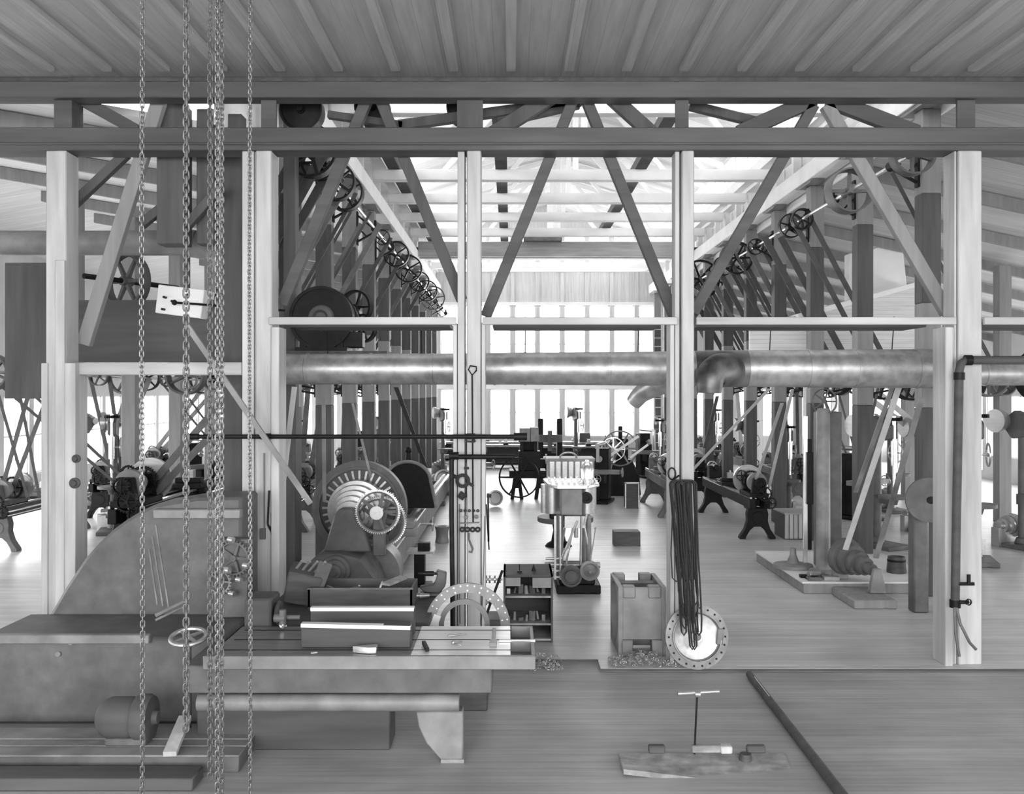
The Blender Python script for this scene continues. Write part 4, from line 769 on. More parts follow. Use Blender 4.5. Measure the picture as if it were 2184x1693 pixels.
# ------------------------------------------------------------------ shaper with the big wheels, black box, crates
t = thing('wheeled_shaper', 'dark domed machine with a large and a small spoked wheel right of the far aisle', 'machine', (3.1, 26.9, 0))
b = MB().prism([(2.75, 26.3, 0), (3.65, 26.3, 0), (3.6, 26.3, .6), (3.4, 26.3, 1.0), (3.1, 26.3, 1.05), (2.85, 26.3, .9), (2.75, 26.3, .4)], (0, 1.3, 0)); b.build('body', 'iron', t, .04)
MB().wheel(at(1322, 956, 26.2)+Vector((0, 0, 0)), (.2, 1, 0), .5, .1, 6, .07).build('flywheel', 'lcast', t); MB().wheel(at(1308, 958, 25.9), (.2, 1, 0), .33, .06, 8, .06).build('spoked_wheel', 'bright', t)
MB().box(2.95, 3.3, 26.4, 27.2, 1.0, 1.6).cyl((3.1, 26.6, 1.6), (3.1, 26.6, 1.95), .06).cyl(at(1322, 956, 25.85), at(1322, 956, 26.9), .05).build('ram_head', 'iron', t, .02)
MB().prism([(2.0, 26.5, .55), (2.8, 26.5, .35), (2.8, 26.5, .6), (2.0, 26.5, .8)], (0, .5, 0)).build('slide_table', 'lcast', t, .01)
strap('white belt strand slanting over the spoked wheel in the distance', at(1299, 973, 25.7), at(1362, 930, 25.9), .07, 'cloth', .015)
strap('second white belt strand right of the spoked wheel in the distance', at(1344, 976, 25.7), at(1382, 948, 25.9), .06, 'cloth', .015)
t = thing('tall_box', 'tall black open box standing on the floor near the shaper', 'box', (3.03, 23.7, 0)); MB().box(2.88, 3.2, 23.55, 23.95, 0, .62).build('carcass', 'crate', t, .01)
b = MB().box(2.86, 2.89, 23.53, 23.56, 0, .64).box(3.19, 3.22, 23.53, 23.56, 0, .64).box(2.86, 3.22, 23.53, 23.56, .62, .65); b.build('edge_strip', 'steel', t)
tag(MB().box(at(1310, 1165, 17.75).x, at(1366, 1165, 17.75).x, 17.75, 18.1, 0, .275).box(at(1311, 1165, 17.75).x, at(1365, 1165, 17.75).x, 17.74, 17.75, .25, .27).build('low_box', 'crate', bevel=.008), 'small black wooden box alone on the bare floor', 'box')
t = thing('slatted_crate', 'pale slatted crate behind the lathe legs at the right', 'crate', (5.75, 18.8, 0)); x0, x1 = at(1673, 0, 18.6).x, at(1740, 0, 18.6).x
b = MB(); n = 7
for k in range(n): b.box(x0+(x1-x0)*k/n, x0+(x1-x0)*(k+.8)/n, 18.55, 18.58, .02, .5)
b.build('slat', 'timber', t)['kind'] = 'stuff'
MB().box(x0, x1, 18.58, 19.3, 0, .49).build('carcass', 'crate', t); MB().box(x0-.02, x1+.02, 18.53, 19.32, .5, .53).build('lid', 'timber_x', t)
t = thing('far_ladder', 'light wooden ladder leaning beside the far windows at the right', 'ladder', (5.9, 38.4, 0))
a0, a1 = at(1398, 1000, 37.5), at(1400, 690, 37.5); a0.z = 0
for dx in (0, .38): MB().beam(a0+Vector((dx, 0, 0)), a1+Vector((dx, .9, 0)), .05, .07).build('rail', 'timber', t)
b = MB()
for k in range(16): p = a0.lerp(a1+Vector((0, .9, 0)), (k+.5)/16); b.cyl(p, p+Vector((.38, 0, 0)), .018, n=8)
b.build('rung', 'timber', t)['kind'] = 'stuff'
# ------------------------------------------------------------------ tall drill on its platform, stepped pulley
t = thing('timber_platform', 'low boarded platform under the tall iron column at the right', 'platform', (5.4, 14.9, 0))
MB().box(4.24, 6.3, 13.6, 16.2, 0, .15).build('edge_frame', 'mpost', t, .01); MB().box(4.22, 6.32, 13.58, 16.22, .15, .175).build('deck', M['clap'], t)
tag(MB().box(4.62, 5.2, 12.62, 13.5, 0, .12).build('timber_block', 'mpost', bevel=.015), 'low timber block under the stepped pulley in front of the platform', 'block')
t = thing('column_drill', 'tall smooth iron column with a dark toothed rack on the boarded platform', 'drilling machine', (4.76, 14.3, .175))
MB().lathe((4.76, 14.3, .177), (0, 0, 1), [(0, .22), (.04, .21), (.06, .13), (.1, .105), (2.45, .098), (2.5, .08)], 24).build('column', 'lcast', t)
MB().box(4.56, 4.62, 14.4, 14.5, .5, 2.2).box(4.54, 4.64, 14.38, 14.52, 1.2, 2.0).build('rack', 'iron', t, .005); MB().box(4.5, 4.56, 14.42, 14.46, .3, 2.55).build('guide_rod', 'bright', t)
MB().lathe((4.42, 14.7, .177), (0, 0, 1), [(0, .3), (.05, .3), (.07, .1), (.2, .05), (.3, .045)], 32).build('table_base', 'lcast', t)
MB().box(4.8, 5.12, 14.5, 14.9, .18, 2.62).build('back_frame', 'cast', t, .02)
MB().wheel((4.78, 14.3, 2.78), (.9, 1, 0), .2, .04, 5, .08).build('top_wheel', 'cast', t)
t = thing('stepped_pulley', 'large five-step pulley lying low in front of the tall column', 'pulley', at(1830, 1235, 13.2))
p0, p1 = at(1796, 1183, 13.75), at(1862, 1216, 13.15); a_ = (p1-p0)
MB().cone_pulley(p0, a_, .27, .085, a_.length, 5).build('steps', 'cast', t); MB().cyl(p0-a_*.15, p1+a_*.18, .03).build('axle', 'bright', t)
for p in (p0-a_*.08, p1+a_*.12): MB().prism([(p.x-.12, p.y-.05, .125 if p.y < 13.55 else .18), (p.x+.12, p.y-.05, .125 if p.y < 13.55 else .18), (p.x+.05, p.y-.05, p.z+.05), (p.x-.05, p.y-.05, p.z+.05)], (0, .1, 0)).build('bearing_stand', 'lcast', t, .01)
for i in range(9):
    x, y = random.uniform(4.35, 4.72), random.uniform(13.68, 14.0); r = random.uniform(.02, .06)
    b = MB(); b.cyl((x-r*1.6, y, .177+r), (x+r*1.6, y+r, .177+r), r, r*.7, n=10) if i % 2 else b.box(x-r*2, x+r*2, y-r, y+r, .177, .177+r)
    tag(b.build('loose_fitting', ('steel', 'cast', 'iron')[i % 3], bevel=.003), 'loose fitting lying on the near corner of the boarded platform', 'machine part', 'fittings on the boarded platform')
t = thing('keg', 'dull wooden keg on the floor beside the second right post', 'keg', at(1912, 1245, 14.3)); c = at(1912, 1245, 14.29); c.z = 0
MB().lathe(c, (0, 0, 1), [(0, .12), (.2, .145), (.42, .125), (.42, .11), (.38, .1)], 20).build('staves', 'crate', t); b = MB(); [b.ring(c+Vector((0, 0, z)), (0, 0, 1), r, r-.01, .03) for z, r in ((.06, .133), (.36, .135))]; b.build('hoops', 'iron', t)
t = thing('big_disc', 'large dull disc wheel half hidden behind the right hand post', 'wheel', at(1985, 1065, 12.2)); c = at(1980, 1065, 12.2)
MB().lathe(c, (-.2, -1, 0), [(0, .04), (.02, .24), (0, .25), (0, .29), (.07, .29), (.07, .04)], 36).build('disc', 'cast', t); MB().cyl(c+Vector((0, -.08, 0)), c+Vector((0, .5, 0)), .05).build('axle', 'iron', t)
MB().box(c.x-.1, c.x+.1, 12.4, 12.6, 0, c.z+.1).build('stand', 'cast', t, .02)
# cabin with clapboard gable in the right aisle
Yh = 20.2
t = thing('clapboard_cabin', 'white clapboard office cabin with a sloping roof inside the right aisle', 'cabin', (8.0, Yh, 0))
pl = [at(1712, 676, Yh), at(1975, 606, Yh), at(2010, 640, Yh), at(2010, 760, Yh), at(1600, 760, Yh), at(1600, 700, Yh)]
MB().prism(pl, (0, .12, 0)).build('gable_wall', 'clap', t)
b = MB().beam(at(1700, 676, Yh-.05), at(1980, 600, Yh-.05), .1, .18).beam(at(1970, 600, Yh-.05), at(2030, 660, Yh-.05), .1, .18); b.build('verge_board', 'white', t)
MB().prism([at(1705, 672, Yh+.12), at(1975, 600, Yh+.12), at(1975, 596, Yh+.12), at(1705, 668, Yh+.12)], (0, 1.2, 0)).build('roof_panel', 'white', t)
for x in (1722, 2004): MB().box(at(x, 0, Yh).x-.06, at(x, 0, Yh).x+.06, Yh+.01, Yh+.11, 0, 3.7).build('corner_post', 'white', t)
t2 = [at(1812, 540, 21.6), at(1862, 530, 21.6), at(1910, 510, 21.6), at(1926, 530, 21.6), at(1938, 640, 21.6), at(1812, 640, 21.6)]
tag(MB().prism(t2, (0, .35, 0)).build('canvas_sheet', 'cloth', bevel=.02), 'bright white canvas sheet standing above the cabin roof at the right', 'canvas')
# ------------------------------------------------------------------ vertical pipe at the right hand post
t = thing('steam_pipe', 'dark iron pipe with an elbow running down the right hand post', 'pipe', at(2045, 1290, 9.9))
MB().tube([at(2260, 768, 9.9), at(2085, 768, 9.9), at(2062, 768, 9.9), at(2050, 774, 9.9), at(2046, 790, 9.9), at(2044, 900, 9.9), at(2040, 1100, 9.9), at(2037, 1295, 9.9)], .045, 14).build('pipe', 'dbeam', t)
for (x, y) in ((2058, 768), (2046, 800), (2037, 1285)): MB().cyl(at(x, y-6, 9.9) if y > 770 else at(x, y, 9.9), at(x, y+10, 9.9) if y > 770 else at(x+14, y, 9.9), .056).build('pipe_collar', 'iron', t)
MB().cyl(at(2040, 1284, 9.88), at(2066, 1284, 9.84), .02).wheel(at(2066, 1284, 9.82), (.3, -1, 0), .035, .015, 4, .2).build('valve', 'iron', t); MB().cyl(at(2040, 1245, 9.88), at(2078, 1245, 9.84), .018).cyl(at(2066, 1245, 9.84), at(2066, 1225, 9.84), .02).build('valve', 'iron', t)
MB().tube([at(2036, 1295, 9.86), at(2038, 1350, 9.84), at(2046, 1400, 9.8)], .016, 8).tube([at(2040, 1295, 9.86), at(2048, 1330, 9.82), at(2068, 1370, 9.78), at(2082, 1385, 9.78)], .016, 8).build('drain_hose', 'cast', t)
# ------------------------------------------------------------------ long iron bars and the pipe stand before the middle posts
t = thing('iron_bar', 'long dark iron bar running level in front of the saw post and the wrench post', 'bar', at(760, 931, 9.96))
MB().cyl(at(408, 931, 9.93), at(1112, 931, 9.93), .024).build('bar', 'iron', t); MB().cyl(at(1096, 931, 9.93), at(1124, 931, 9.93), .04).build('end_collar', 'iron', t); MB().cyl(at(404, 931, 9.93), at(424, 931, 9.93), .032).build('end_collar', 'iron', t)
for x in (565, 1003): MB().box(at(x-10, 0, 9.95).x, at(x+10, 0, 9.95).x, 9.955, 10.045, pz(937, 9.95), pz(925, 9.95)).build('wall_bracket', 'iron', t)
t = thing('pipe_stand', 'dark pipe bent at a right angle standing against the left of the wrench post', 'pipe', at(962, 1330, 9.8))
MB().tube([at(1098, 974, 9.9), at(975, 974, 9.9), at(966, 976, 9.9), at(963, 984, 9.9), at(963, 1100, 9.9), at(965, 1250, 9.9), at(966, 1428, 9.9)], .026, 12).build('pipe', 'iron', t); MB().cyl(at(958, 972, 9.9), at(978, 972, 9.9), .04).build('pipe_collar', 'iron', t)
# tools on the wrench post (front of its casing at Y = YF - .15)
yt = YF-.165
def tool(name, lab, cat, b, m='iron'): return tag(b.build(name, m), lab, cat, 'tools hung on the wrench post')
def ap(x, y, d=0): return at(x, y, yt-d)
tool('ring_spanner', 'dark ring spanner hung on the wrench post below the level bar', 'wrench', MB().ring(ap(987, 1025), (0, 1, 0), .078, .042, .025).beam(ap(1000, 1030), ap(1010, 1037), .03, .02).beam(ap(974, 1018), ap(966, 1014), .04, .02))
tool('square_die', 'dark square die with a hole hung on the wrench post', 'die', MB().obox(ap(985, 1057), (.075, .025, .075), (0, .6, 0)).cyl(ap(985, 1057, .03), ap(985, 1057), .02))
tool('loop_rod', 'long thin rod with a loop handle hanging down the face of the wrench post', 'rod', MB().cyl(ap(1007, 797), ap(1009, 1116), .008, n=8).tube([ap(1007, 800), ap(999, 788), ap(1003, 780), ap(1016, 782), ap(1016, 790)], .008, 8, True), 'iron')
tool('plumb_line', 'thin cord hanging down the left of the wrench post face', 'cord', MB().tube([ap(980, 1075), ap(979, 1200), ap(981, 1330)], .006, 6).tube([ap(1034, 1100), ap(1032, 1200), ap(1027, 1330)], .008, 6), 'cast')
for i in range(5): tool('small_bushing', 'small bushing on the upper peg row of the wrench post', 'bushing', MB().ring(ap(983+i*9, 1089), (0, 1, 0), .016, .007, .02, 12), 'iron')['group'] = 'bushings on the upper peg row'
tool('hook_rack', 'little rack of hooks under the bushings on the wrench post', 'hook rack', MB().beam(ap(980, 1116), ap(1022, 1114), .012, .02).ring(ap(994, 1103), (0, 1, 0), .02, .009, .02, 14).ring(ap(1016, 1102), (0, 1, 0), .022, .008, .02, 14), 'cast')
for i in range(4): tool('gear_blank', 'small toothed ring on the lower peg row of the wrench post', 'ring', MB().ring(ap(986+i*11, 1129), (0, 1, 0), .03, .012, .02, 14), 'iron')['group'] = 'toothed rings on the lower peg row'
tool('chain_hook', 'iron hook dangling below the toothed rings on the wrench post', 'hook', MB().tube([ap(1000, 1136), ap(1000, 1150), ap(1004, 1160), ap(1008, 1170), ap(1006, 1178), ap(1000, 1176)], .01, 8), 'cast')
tool('black_catch', 'small black catch high on the wrench post under the pipe', 'catch', MB().box(ap(990, 0).x, ap(1000, 0).x, yt-.02, yt+.01, pz(998), pz(993)))
tool('hook_plate', 'dark hook plate under the level bar on the wrench post', 'hook', MB().beam(ap(993, 941), ap(1012, 942), .02, .02).beam(ap(1006, 930), ap(1014, 942), .015, .02))
tool('long_tongs', 'long dark tongs hanging on the right edge of the wrench post', 'tongs', MB().beam(at(1041, 1052, 10.1), at(1042, 1155, 10.1), .02, .015).beam(at(1037, 1075, 10.1), at(1043, 1172, 10.1), .015, .015).obox(at(1043, 1057, 10.1), (.05, .03, .04)))
# saws on the saw post
ys = YF-.18
tag(MB().beam(at(563, 966, ys), at(564, 1130, ys), .012, .012).box(at(556, 0, ys).x, at(566, 0, ys).x, ys-.02, ys+.02, pz(1150, ys), pz(1127, ys)).build('hanging_saw', 'cast'), 'long narrow saw hung on the foot of the saw post', 'saw')
tag(MB().beam(at(574, 1046, ys), at(571, 1118, ys), .018, .012).beam(at(571, 1118, ys), at(580, 1135, ys), .02, .012).build('hanging_square', 'iron'), 'dark iron square hung beside the long saw on the saw post', 'square')
tag(MB().beam(at(580, 1093, ys), at(580, 1140, ys), .022, .012).build('hanging_file', 'iron'), 'short dark file hung right of the square on the saw post', 'file')
for (x, y, r) in ((163, 978, .045), (160, 1030, .058)):
    c = at(x, y, YF-.2); tag(MB().lathe(c+Vector((0, .005, 0)), (0, -1, 0), [(0, r), (.02, r), (.03, r*.6), (.05, r*.5)], 20).build('bolt_head', 'dbeam'), ('upper' if y < 1000 else 'lower')+' round bolt head on the far left post', 'bolt')
# ------------------------------------------------------------------ rope bundle
t = []; b = MB(); yr = 9.83
def rp(x, y, d=0): return at(x, y, yr-d)
random.seed(11)
for k in range(15):
    cx = 1455+(k-7)*2.3; wd = random.uniform(7, 15); bot = random.choice((1240, 1290, 1320, 1340, 1355, 1385)); d = .012*(k % 5); sk = 1475 if bot < 1330 else 1478
    pts = []
    for j in range(9): q = math.pi*j/8; pts.append(rp(cx-math.cos(q)*wd, 1034-math.sin(q)*10, d))
    for y in (1100, 1180, 1260, 1320):
        if y < bot-15: u = (y-1034)/300; pts.append(rp(cx+wd*(1-.6*u)+random.uniform(-2, 2)+(sk-1455)*u*.8, y, d))
    u = (bot-1034)/300; ex = cx+(sk-1455)*u*.8
    pts += [rp(ex+5, bot-8, d), rp(ex, bot, d), rp(ex-5, bot-8, d)]
    for y in (1320, 1260, 1180, 1100):
        if y < bot-15: u = (y-1034)/300; pts.append(rp(cx-wd*(1-.6*u)+random.uniform(-2, 2)+(sk-1455)*u*.8, y, d))
    b.tube(pts, .0095, 6, True)
b.tube([rp(1434, 1100), rp(1431, 1180), rp(1434, 1232), rp(1442, 1240), rp(1452, 1236), rp(1456, 1200)], .007, 6)
b.tube([rp(1474, 1080), rp(1480, 1200), rp(1485, 1260), rp(1490, 1290), rp(1484, 1315), rp(1470, 1308), rp(1450, 1290)], .007, 6)
tag(b.build('rope_bundle', 'rope'), 'big bundle of dark rope loops hanging from a post down over the round cover', 'rope')
t = thing('rope_hook', 'iron ring and peg on the post above the dark rope bundle', 'hook', at(1436, 1010, 10)); c = at(1433, 1010, 9.98)
MB().tube([c+Vector((.04*math.cos(q), .0, .062*math.sin(q))) for q in [2*math.pi*k/12 for k in range(12)]], .009, 6, True).build('ring', 'iron', t); MB().cyl(at(1455, 1030, 9.74), at(1455, 1030, 10.04), .02).cyl(at(1437, 1022, 9.98), at(1448, 1014, 10.04), .01).build('peg', 'iron', t)
# ------------------------------------------------------------------ cylinder casting, round cover, swarf
t = thing('cylinder_casting', 'open-topped square cylinder casting with a round bore on the floor step', 'casting', (1.47, 10.85, 0))
X0, X1, Ya, Yb, Zt = 1.19, 1.72, 10.4, 11.22, .76; cy, cz, rr = (Ya+Yb)/2, .4, .345
for X in (X0, X1-.05):      # end plates with a round hole
    b = MB(); n = 32; outer = []; inner = []
    for k in range(n):
        q = 2*math.pi*k/n+math.pi/4; c_, s_ = math.cos(q), math.sin(q); m_ = max(abs(c_), abs(s_)); inner.append((cy+rr*c_, cz+rr*s_))
        outer.append((min(Yb, max(Ya, cy+.41*c_/m_)), min(Zt, max(0, cz-.0+.4*s_/m_))))
    v = [(X, *p) for p in outer]+[(X, *p) for p in inner]+[(X+.05, *p) for p in outer]+[(X+.05, *p) for p in inner]; f = []
    for k in range(n):
        l = (k+1) % n; f += [(k, l, n+l, n+k), (2*n+k, 3*n+k, 3*n+l, 2*n+l), (k, 2*n+k, 2*n+l, l), (n+k, n+l, 3*n+l, 3*n+k)]
    b.add(v, f); b.build('end_plate', 'lcast', t)
b = MB(); n = 28; prof = []
for k in range(n+1): q = math.radians(-235+290*k/n); prof.append((cy+rr*math.cos(q), cz+rr*math.sin(q)))
out = [(cy+(p[0]-cy)*1.1, cz+(p[1]-cz)*1.1) for p in prof]; v = [(x, *p) for x in (X0+.05, X1-.05) for p in prof+out]; m2 = 2*(n+1); f = []
for k in range(n): f += [(k, k+1, m2+k+1, m2+k), (n+1+k, m2+n+1+k, m2+n+2+k, n+2+k)]
f += [(0, m2, m2+n+1, n+1), (n, 2*n+1, m2+2*n+1, m2+n)]; b.add(v, f); b.build('barrel', 'lcast', t)
MB().box(X0+.05, X1-.05, Ya, Ya+.03, .18, Zt-.002).build('front_web', 'lcast', t, .004)
for (x, y) in ((X0+.05, Ya-.02), (X1-.2, Ya-.02), (X0+.02, Yb-.12), (X1-.2, Yb-.12)): MB().box(x, x+.14, y, y+.14, Zt-.12, Zt+.01).build('lug', 'lcast', t, .012)
for x in (X0+.04, X1-.16): MB().box(x, x+.12, Ya-.03, Ya+.12, 0, .18).build('foot', 'lcast', t, .01)
t = thing('round_cover', 'dished round cover with a bolted rim and a centre hole leaning on the rope post', 'cover', (1.97, 9.85, 0))
c = at(1485, 1346, 9.93); c.z = .337; ax = Vector((.04, -1, .16))
MB().lathe(c, ax, [(.0, .25), (.0, .335), (.035, .335), (.035, .262), (.06, .262), (.06, .25)], 56, True).build('bolted_rim', 'cover', t); MB().lathe(c, ax, [(-.01, .05), (-.01, .249), (.03, .249), (.012, .235), (-.005, .14), (.0, .065), (.03, .06), (.03, .045)], 56, True).build('dished_plate', 'galv', t)
a, u, tt = frame(ax)
for k in range(22): q = 2*math.pi*k/22; p = c+a*.036+(u*math.cos(q)+tt*math.sin(q))*.3; MB().cyl(p-a*.002, p+a*.004, .011, n=10).build('bolt_hole', 'iron', t)
MB().obox(c+u*-.24+a*.05, (.07, .03, .17), (0, .1, 0)).build('side_lug', 'lcast', t, .01)
random.seed(5)
for lab, x0, x1, y0, y1, hh, n in (('heap of curly steel swarf on the floor step before the open casting', 1.05, 1.8, 9.95, 10.28, .1, 230), ('small heap of fine swarf at the foot of the shelf cabinet', .2, .55, 9.9, 10.35, .05, 110)):
    b = MB()
    for k in range(n):
        x, y = random.uniform(x0, x1), random.uniform(y0, y1); e = 1-abs((x-(x0+x1)/2)/((x1-x0)/2)); z0 = 0 if (y > 9.93 and x > .95) or y > 10.28 else -.035
        r = random.uniform(.008, .022); b.torus((x, y, z0+r+random.random()*hh*e), (random.uniform(-1, 1), random.uniform(-1, 1), random.uniform(-1, 1)), r, .003, 8, 4)
    tag(b.build('swarf', 'swarf'), lab, 'swarf', kind='stuff')
# ------------------------------------------------------------------ shelf cabinet
t = thing('shelf_cabinet', 'open shelf cabinet filled with small parts right of the ring flange', 'cabinet', (.2, 11.3, 0))
x0, x1, ya, yb, zt_ = -.09, .49, 10.95, 11.65, .79
MB().box(x0, x0+.025, ya, yb, 0, zt_).box(x1-.025, x1, ya, yb, 0, zt_).box(x0+.025, x1-.025, yb-.02, yb, 0, zt_-.025).box(x0, x1, ya, yb, zt_-.025, zt_).build('carcass', 'dbeam', t)
for z in (.02, .2, .52): MB().box(x0+.025, x1-.025, ya+.01, yb-.02, z, z+.022).build('shelf', 'wood', t)
MB().box(x0+.025, x0+.2, ya-.01, ya+.02, .66, zt_-.03).build('front_flap', 'lcast', t); MB().box(x1-.24, x1-.025, ya-.01, ya+.02, .64, zt_-.03).build('front_flap', 'lcast', t)
random.seed(3)
for sh, z in (('middle', .222), ('top', .542)):
    for k in range(7):
        x = x0+.06+k*.07; h = random.uniform(.06, .2) if sh == 'top' else random.uniform(.05, .17); r = random.uniform(.015, .03)
        b = MB().cyl((x, ya+.12+.05*(k % 3), z), (x+random.uniform(-.02, .02), ya+.14+.05*(k % 3), z+h*.6), r, r*.7, n=10) if k % 2 else MB().obox((x, ya+.15, z+h*.4), (.04, .06, h*.75), (0, 0, k))
        tag(b.build('small_part', random.choice(('steel', 'cast', 'lcast'))), 'small metal part standing on the %s shelf of the open cabinet' % sh, 'machine part', 'parts on the %s cabinet shelf' % sh)
tag(MB().lathe((.27, 11.2, zt_), (0, 0, 1), [(0, .03), (.03, .02), (.06, .008), (.08, .006)], 12).build('oil_can', 'iron'), 'tiny oil can on top of the shelf cabinet', 'oil can')
tag(MB().cyl((.1, 11.1, zt_), (.1, 11.1, zt_+.1), .006, n=8).cyl((.1, 11.1, zt_), (.1, 11.1, zt_+.02), .03, n=12).build('scriber', 'iron'), 'thin upright scriber on top of the shelf cabinet', 'scriber')
for k, z in enumerate((.73, .46)):
    b = MB().cyl((-.32, 11.0, z), (-.1, 11.0, z), .015, n=10)
    for x in (-.3, -.26, -.2, -.14): b.cyl((x, 11.0, z), (x+.02, 11.0, z), .045-.01*k, n=16)
    tag(b.build('valve_spindle', 'steel'), ('upper' if k == 0 else 'lower')+' ridged valve spindle sticking out left of the shelf cabinet', 'spindle')
tag(MB().beam((-.3, 10.9, .3), (-.1, 10.92, .85), .03, .02).build('slanting_bar', 'iron'), 'short dark bar leaning left of the shelf cabinet', 'bar')
tag(MB().box(-.42, -.1, 10.8, 11.25, 0, .3).build('parts_box', 'crate', bevel=.01), 'low dark box under the valve spindles left of the shelf cabinet', 'box')
# ------------------------------------------------------------------ ring flange behind the planer table
t = thing('ring_flange', 'large drilled ring flange standing up behind the planer table before the wrench post', 'flange', (-.41, 8.95, .3))
c = Vector((-.414, 8.9, .705)); MB().ring(c, (0, 1, -.08), .405, .316, .05, 56).build('ring', 'lcast', t)
b = MB(); a, u, tt = frame((0, -1, .08))
for k in range(36):
    q = 2*math.pi*k/36; 
    for r in ((.382, .335) if k % 2 else (.382,)): p = c+a*.026+(u*math.cos(q)+tt*math.sin(q))*r; b.cyl(p-a*.002, p+a*.003, .008, n=6)
b.build('bolt_hole', 'bright', t)['kind'] = 'stuff'
t = thing('inner_ring', 'smaller drilled ring leaning inside the large ring flange', 'ring', (-.45, 8.98, .3)); MB().ring((-.45, 9.02, .69), (0, 1, -.05), .245, .195, .04, 44).build('ring', 'lcast', t)
tag(MB().box(-.62, -.22, 8.7, 9.25, -.034, .295).build('packing_block', 'crate', bevel=.01), 'low dark packing block carrying the ring flange behind the table', 'block')
tag(MB().obox((-.73, 8.88, .72), (.07, .02, .2), (0, .35, 0)).build('paper_tag', 'cloth'), 'white card tucked between the two ring flanges', 'card')
# ------------------------------------------------------------------ planer table with tools
t = thing('planer_table', 'long slotted planer table in the foreground on a curved foot', 'machine table', (-1.2, 7.8, -.035))
MB().box(-2.36, -.785, 7.34, 8.24, .76, .868).build('dull_top', 'dplate', t, .004); MB().box(-.785, -.005, 7.34, 8.24, .76, .87).build('bright_top', 'plate', t, .003)
for y in (8.1, 7.79, 7.48): MB().box(-2.3, -.0, y-.008, y+.008, .868, .8715).build('slot', 'iron', t)
MB().box(-2.4, .19, 7.3, 7.34, .765, .87).build('front_edge', 'lcast', t, .005)
b = MB().box(0, .19, 8.2, 8.24, .78, .87).box(.16, .19, 7.34, 8.2, .78, .87).box(0, .16, 7.74, 7.78, .78, .87).box(0, .16, 7.34, 8.2, .765, .78); b.build('drip_pan', 'lcast', t, .003)
MB().box(-2.6, -.15, 7.42, 8.15, .54, .76).build('apron', 'cast', t, .01)
MB().cyl((-2.5, 7.5, .445), (-.415, 7.5, .445), .068, n=28).build('roller_tube', 'lcast', t)
MB().prism([(-.76, 7.5, .37), (-.385, 7.5, .37), (-.385, 7.5, -.03), (-.555, 7.5, -.03), (-.68, 7.5, .12), (-.74, 7.5, .25)], (0, .16, 0)).build('foot', 'lcast', t, .01); MB().box(-.56, -.375, 7.48, 7.68, -.034, -.005).build('toe_plate', 'steel', t)
MB().box(-2.6, -1.0, 7.75, 8.1, -.034, .54).build('pedestal', 'dbeam', t, .01)
for k, (y, x0, x1, z) in enumerate(((7.54, -1.69, -.81, 1.05), (7.95, -1.7, -.825, 1.085))):
    t = thing('straight_edge', ('front' if k == 0 else 'rear')+' dark block with a bright upper lip lying along the planer table', 'block', ((x0+x1)/2, y, .87))
    MB().box(x0, x1, y, y+.14, .872, z).build('body', 'dbeam', t, .006); MB().beam((x0, y+.03, z), (x1, y+.03, z-.02*(1-k)), .03, .07, (0, 1, 0)).build('lip', 'plate', t)
TT = .872
def table_tool(name, lab, cat, b, m): return tag(b.build(name, m, bevel=.002), lab, cat)
table_tool('trowel', 'pale wedge-shaped tool lying on the dull end of the planer table', 'tool', MB().prism([(-1.25, 7.4, TT), (-1.12, 7.36, TT), (-1.06, 7.37, TT), (-1.06, 7.46, TT), (-1.12, 7.45, TT)], (0, 0, .05)), 'bright')
table_tool('paper_scrap', 'scrap of white paper near the front edge of the planer table', 'paper', MB().obox((-1.55, 7.38, TT+.004), (.05, .03, .004), (0, 0, .4)), 'cloth')
table_tool('tap_wrench', 'short dark wrench lying on the bright plates near the slot', 'wrench', MB().beam((-.71, 7.62, TT+.02), (-.66, 7.4, TT+.02), .03, .03, (0, 0, 1)), 'iron')
table_tool('steel_rule', 'thin steel rod slanting across the bright plates', 'rod', MB().cyl((-.53, 7.86, TT+.01), (-.38, 7.93, TT+.01), .008, n=8), 'steel')
table_tool('divider', 'pair of small dividers on the bright plates', 'dividers', MB().cyl((-.47, 7.62, TT+.01), (-.4, 7.58, TT+.01), .006, n=6).cyl((-.47, 7.64, TT+.01), (-.4, 7.69, TT+.01), .006, n=6).cyl((-.47, 7.63, TT), (-.47, 7.63, TT+.03), .015, n=10), 'steel')
table_tool('hammer', 'small hammer with a pale handle at the right end of the bright plates', 'hammer', MB().box(-.16, -.13, 7.62, 8.1, TT, TT+.02).box(-.175, -.115, 7.56, 7.66, TT, TT+.035), 'dplate')
table_tool('flat_bar', 'long bright flat bar reaching over the drip pan', 'bar', MB().box(-.1, .2, 7.7, 7.74, TT, TT+.012), 'bright')
# second table with the tray, tilted box, clamp
tag(MB().box(-2.35, -.75, 8.5, 9.72, .78, .84).box(-2.3, -2.2, 8.55, 9.65, -.034, .78).box(-.9, -.8, 9.0, 9.65, .3, .78).build('tray_bench', 'crate'), 'dark bench behind the planer table carrying the tool tray', 'workbench')
t = thing('tool_tray', 'long dark wooden tray full of files and tools behind the planer table', 'tray', (-1.45, 9.2, .842))
x0, x1, ya, yb = -1.95, -.95, 9.0, 9.55
MB().box(x0, x1, ya, yb, .842, .86).box(x0, x1, ya, ya+.02, .86, 1.03).box(x0, x1, yb-.02, yb, .86, 1.03).box(x0, x0+.02, ya, yb, .86, 1.03).box(x1-.02, x1, ya, yb, .86, 1.03).build('box', 'crate', t)
MB().box(x0-.01, x1+.01, ya-.005, ya+.022, 1.03, 1.045).build('front_lip', 'cast', t)
random.seed(9)
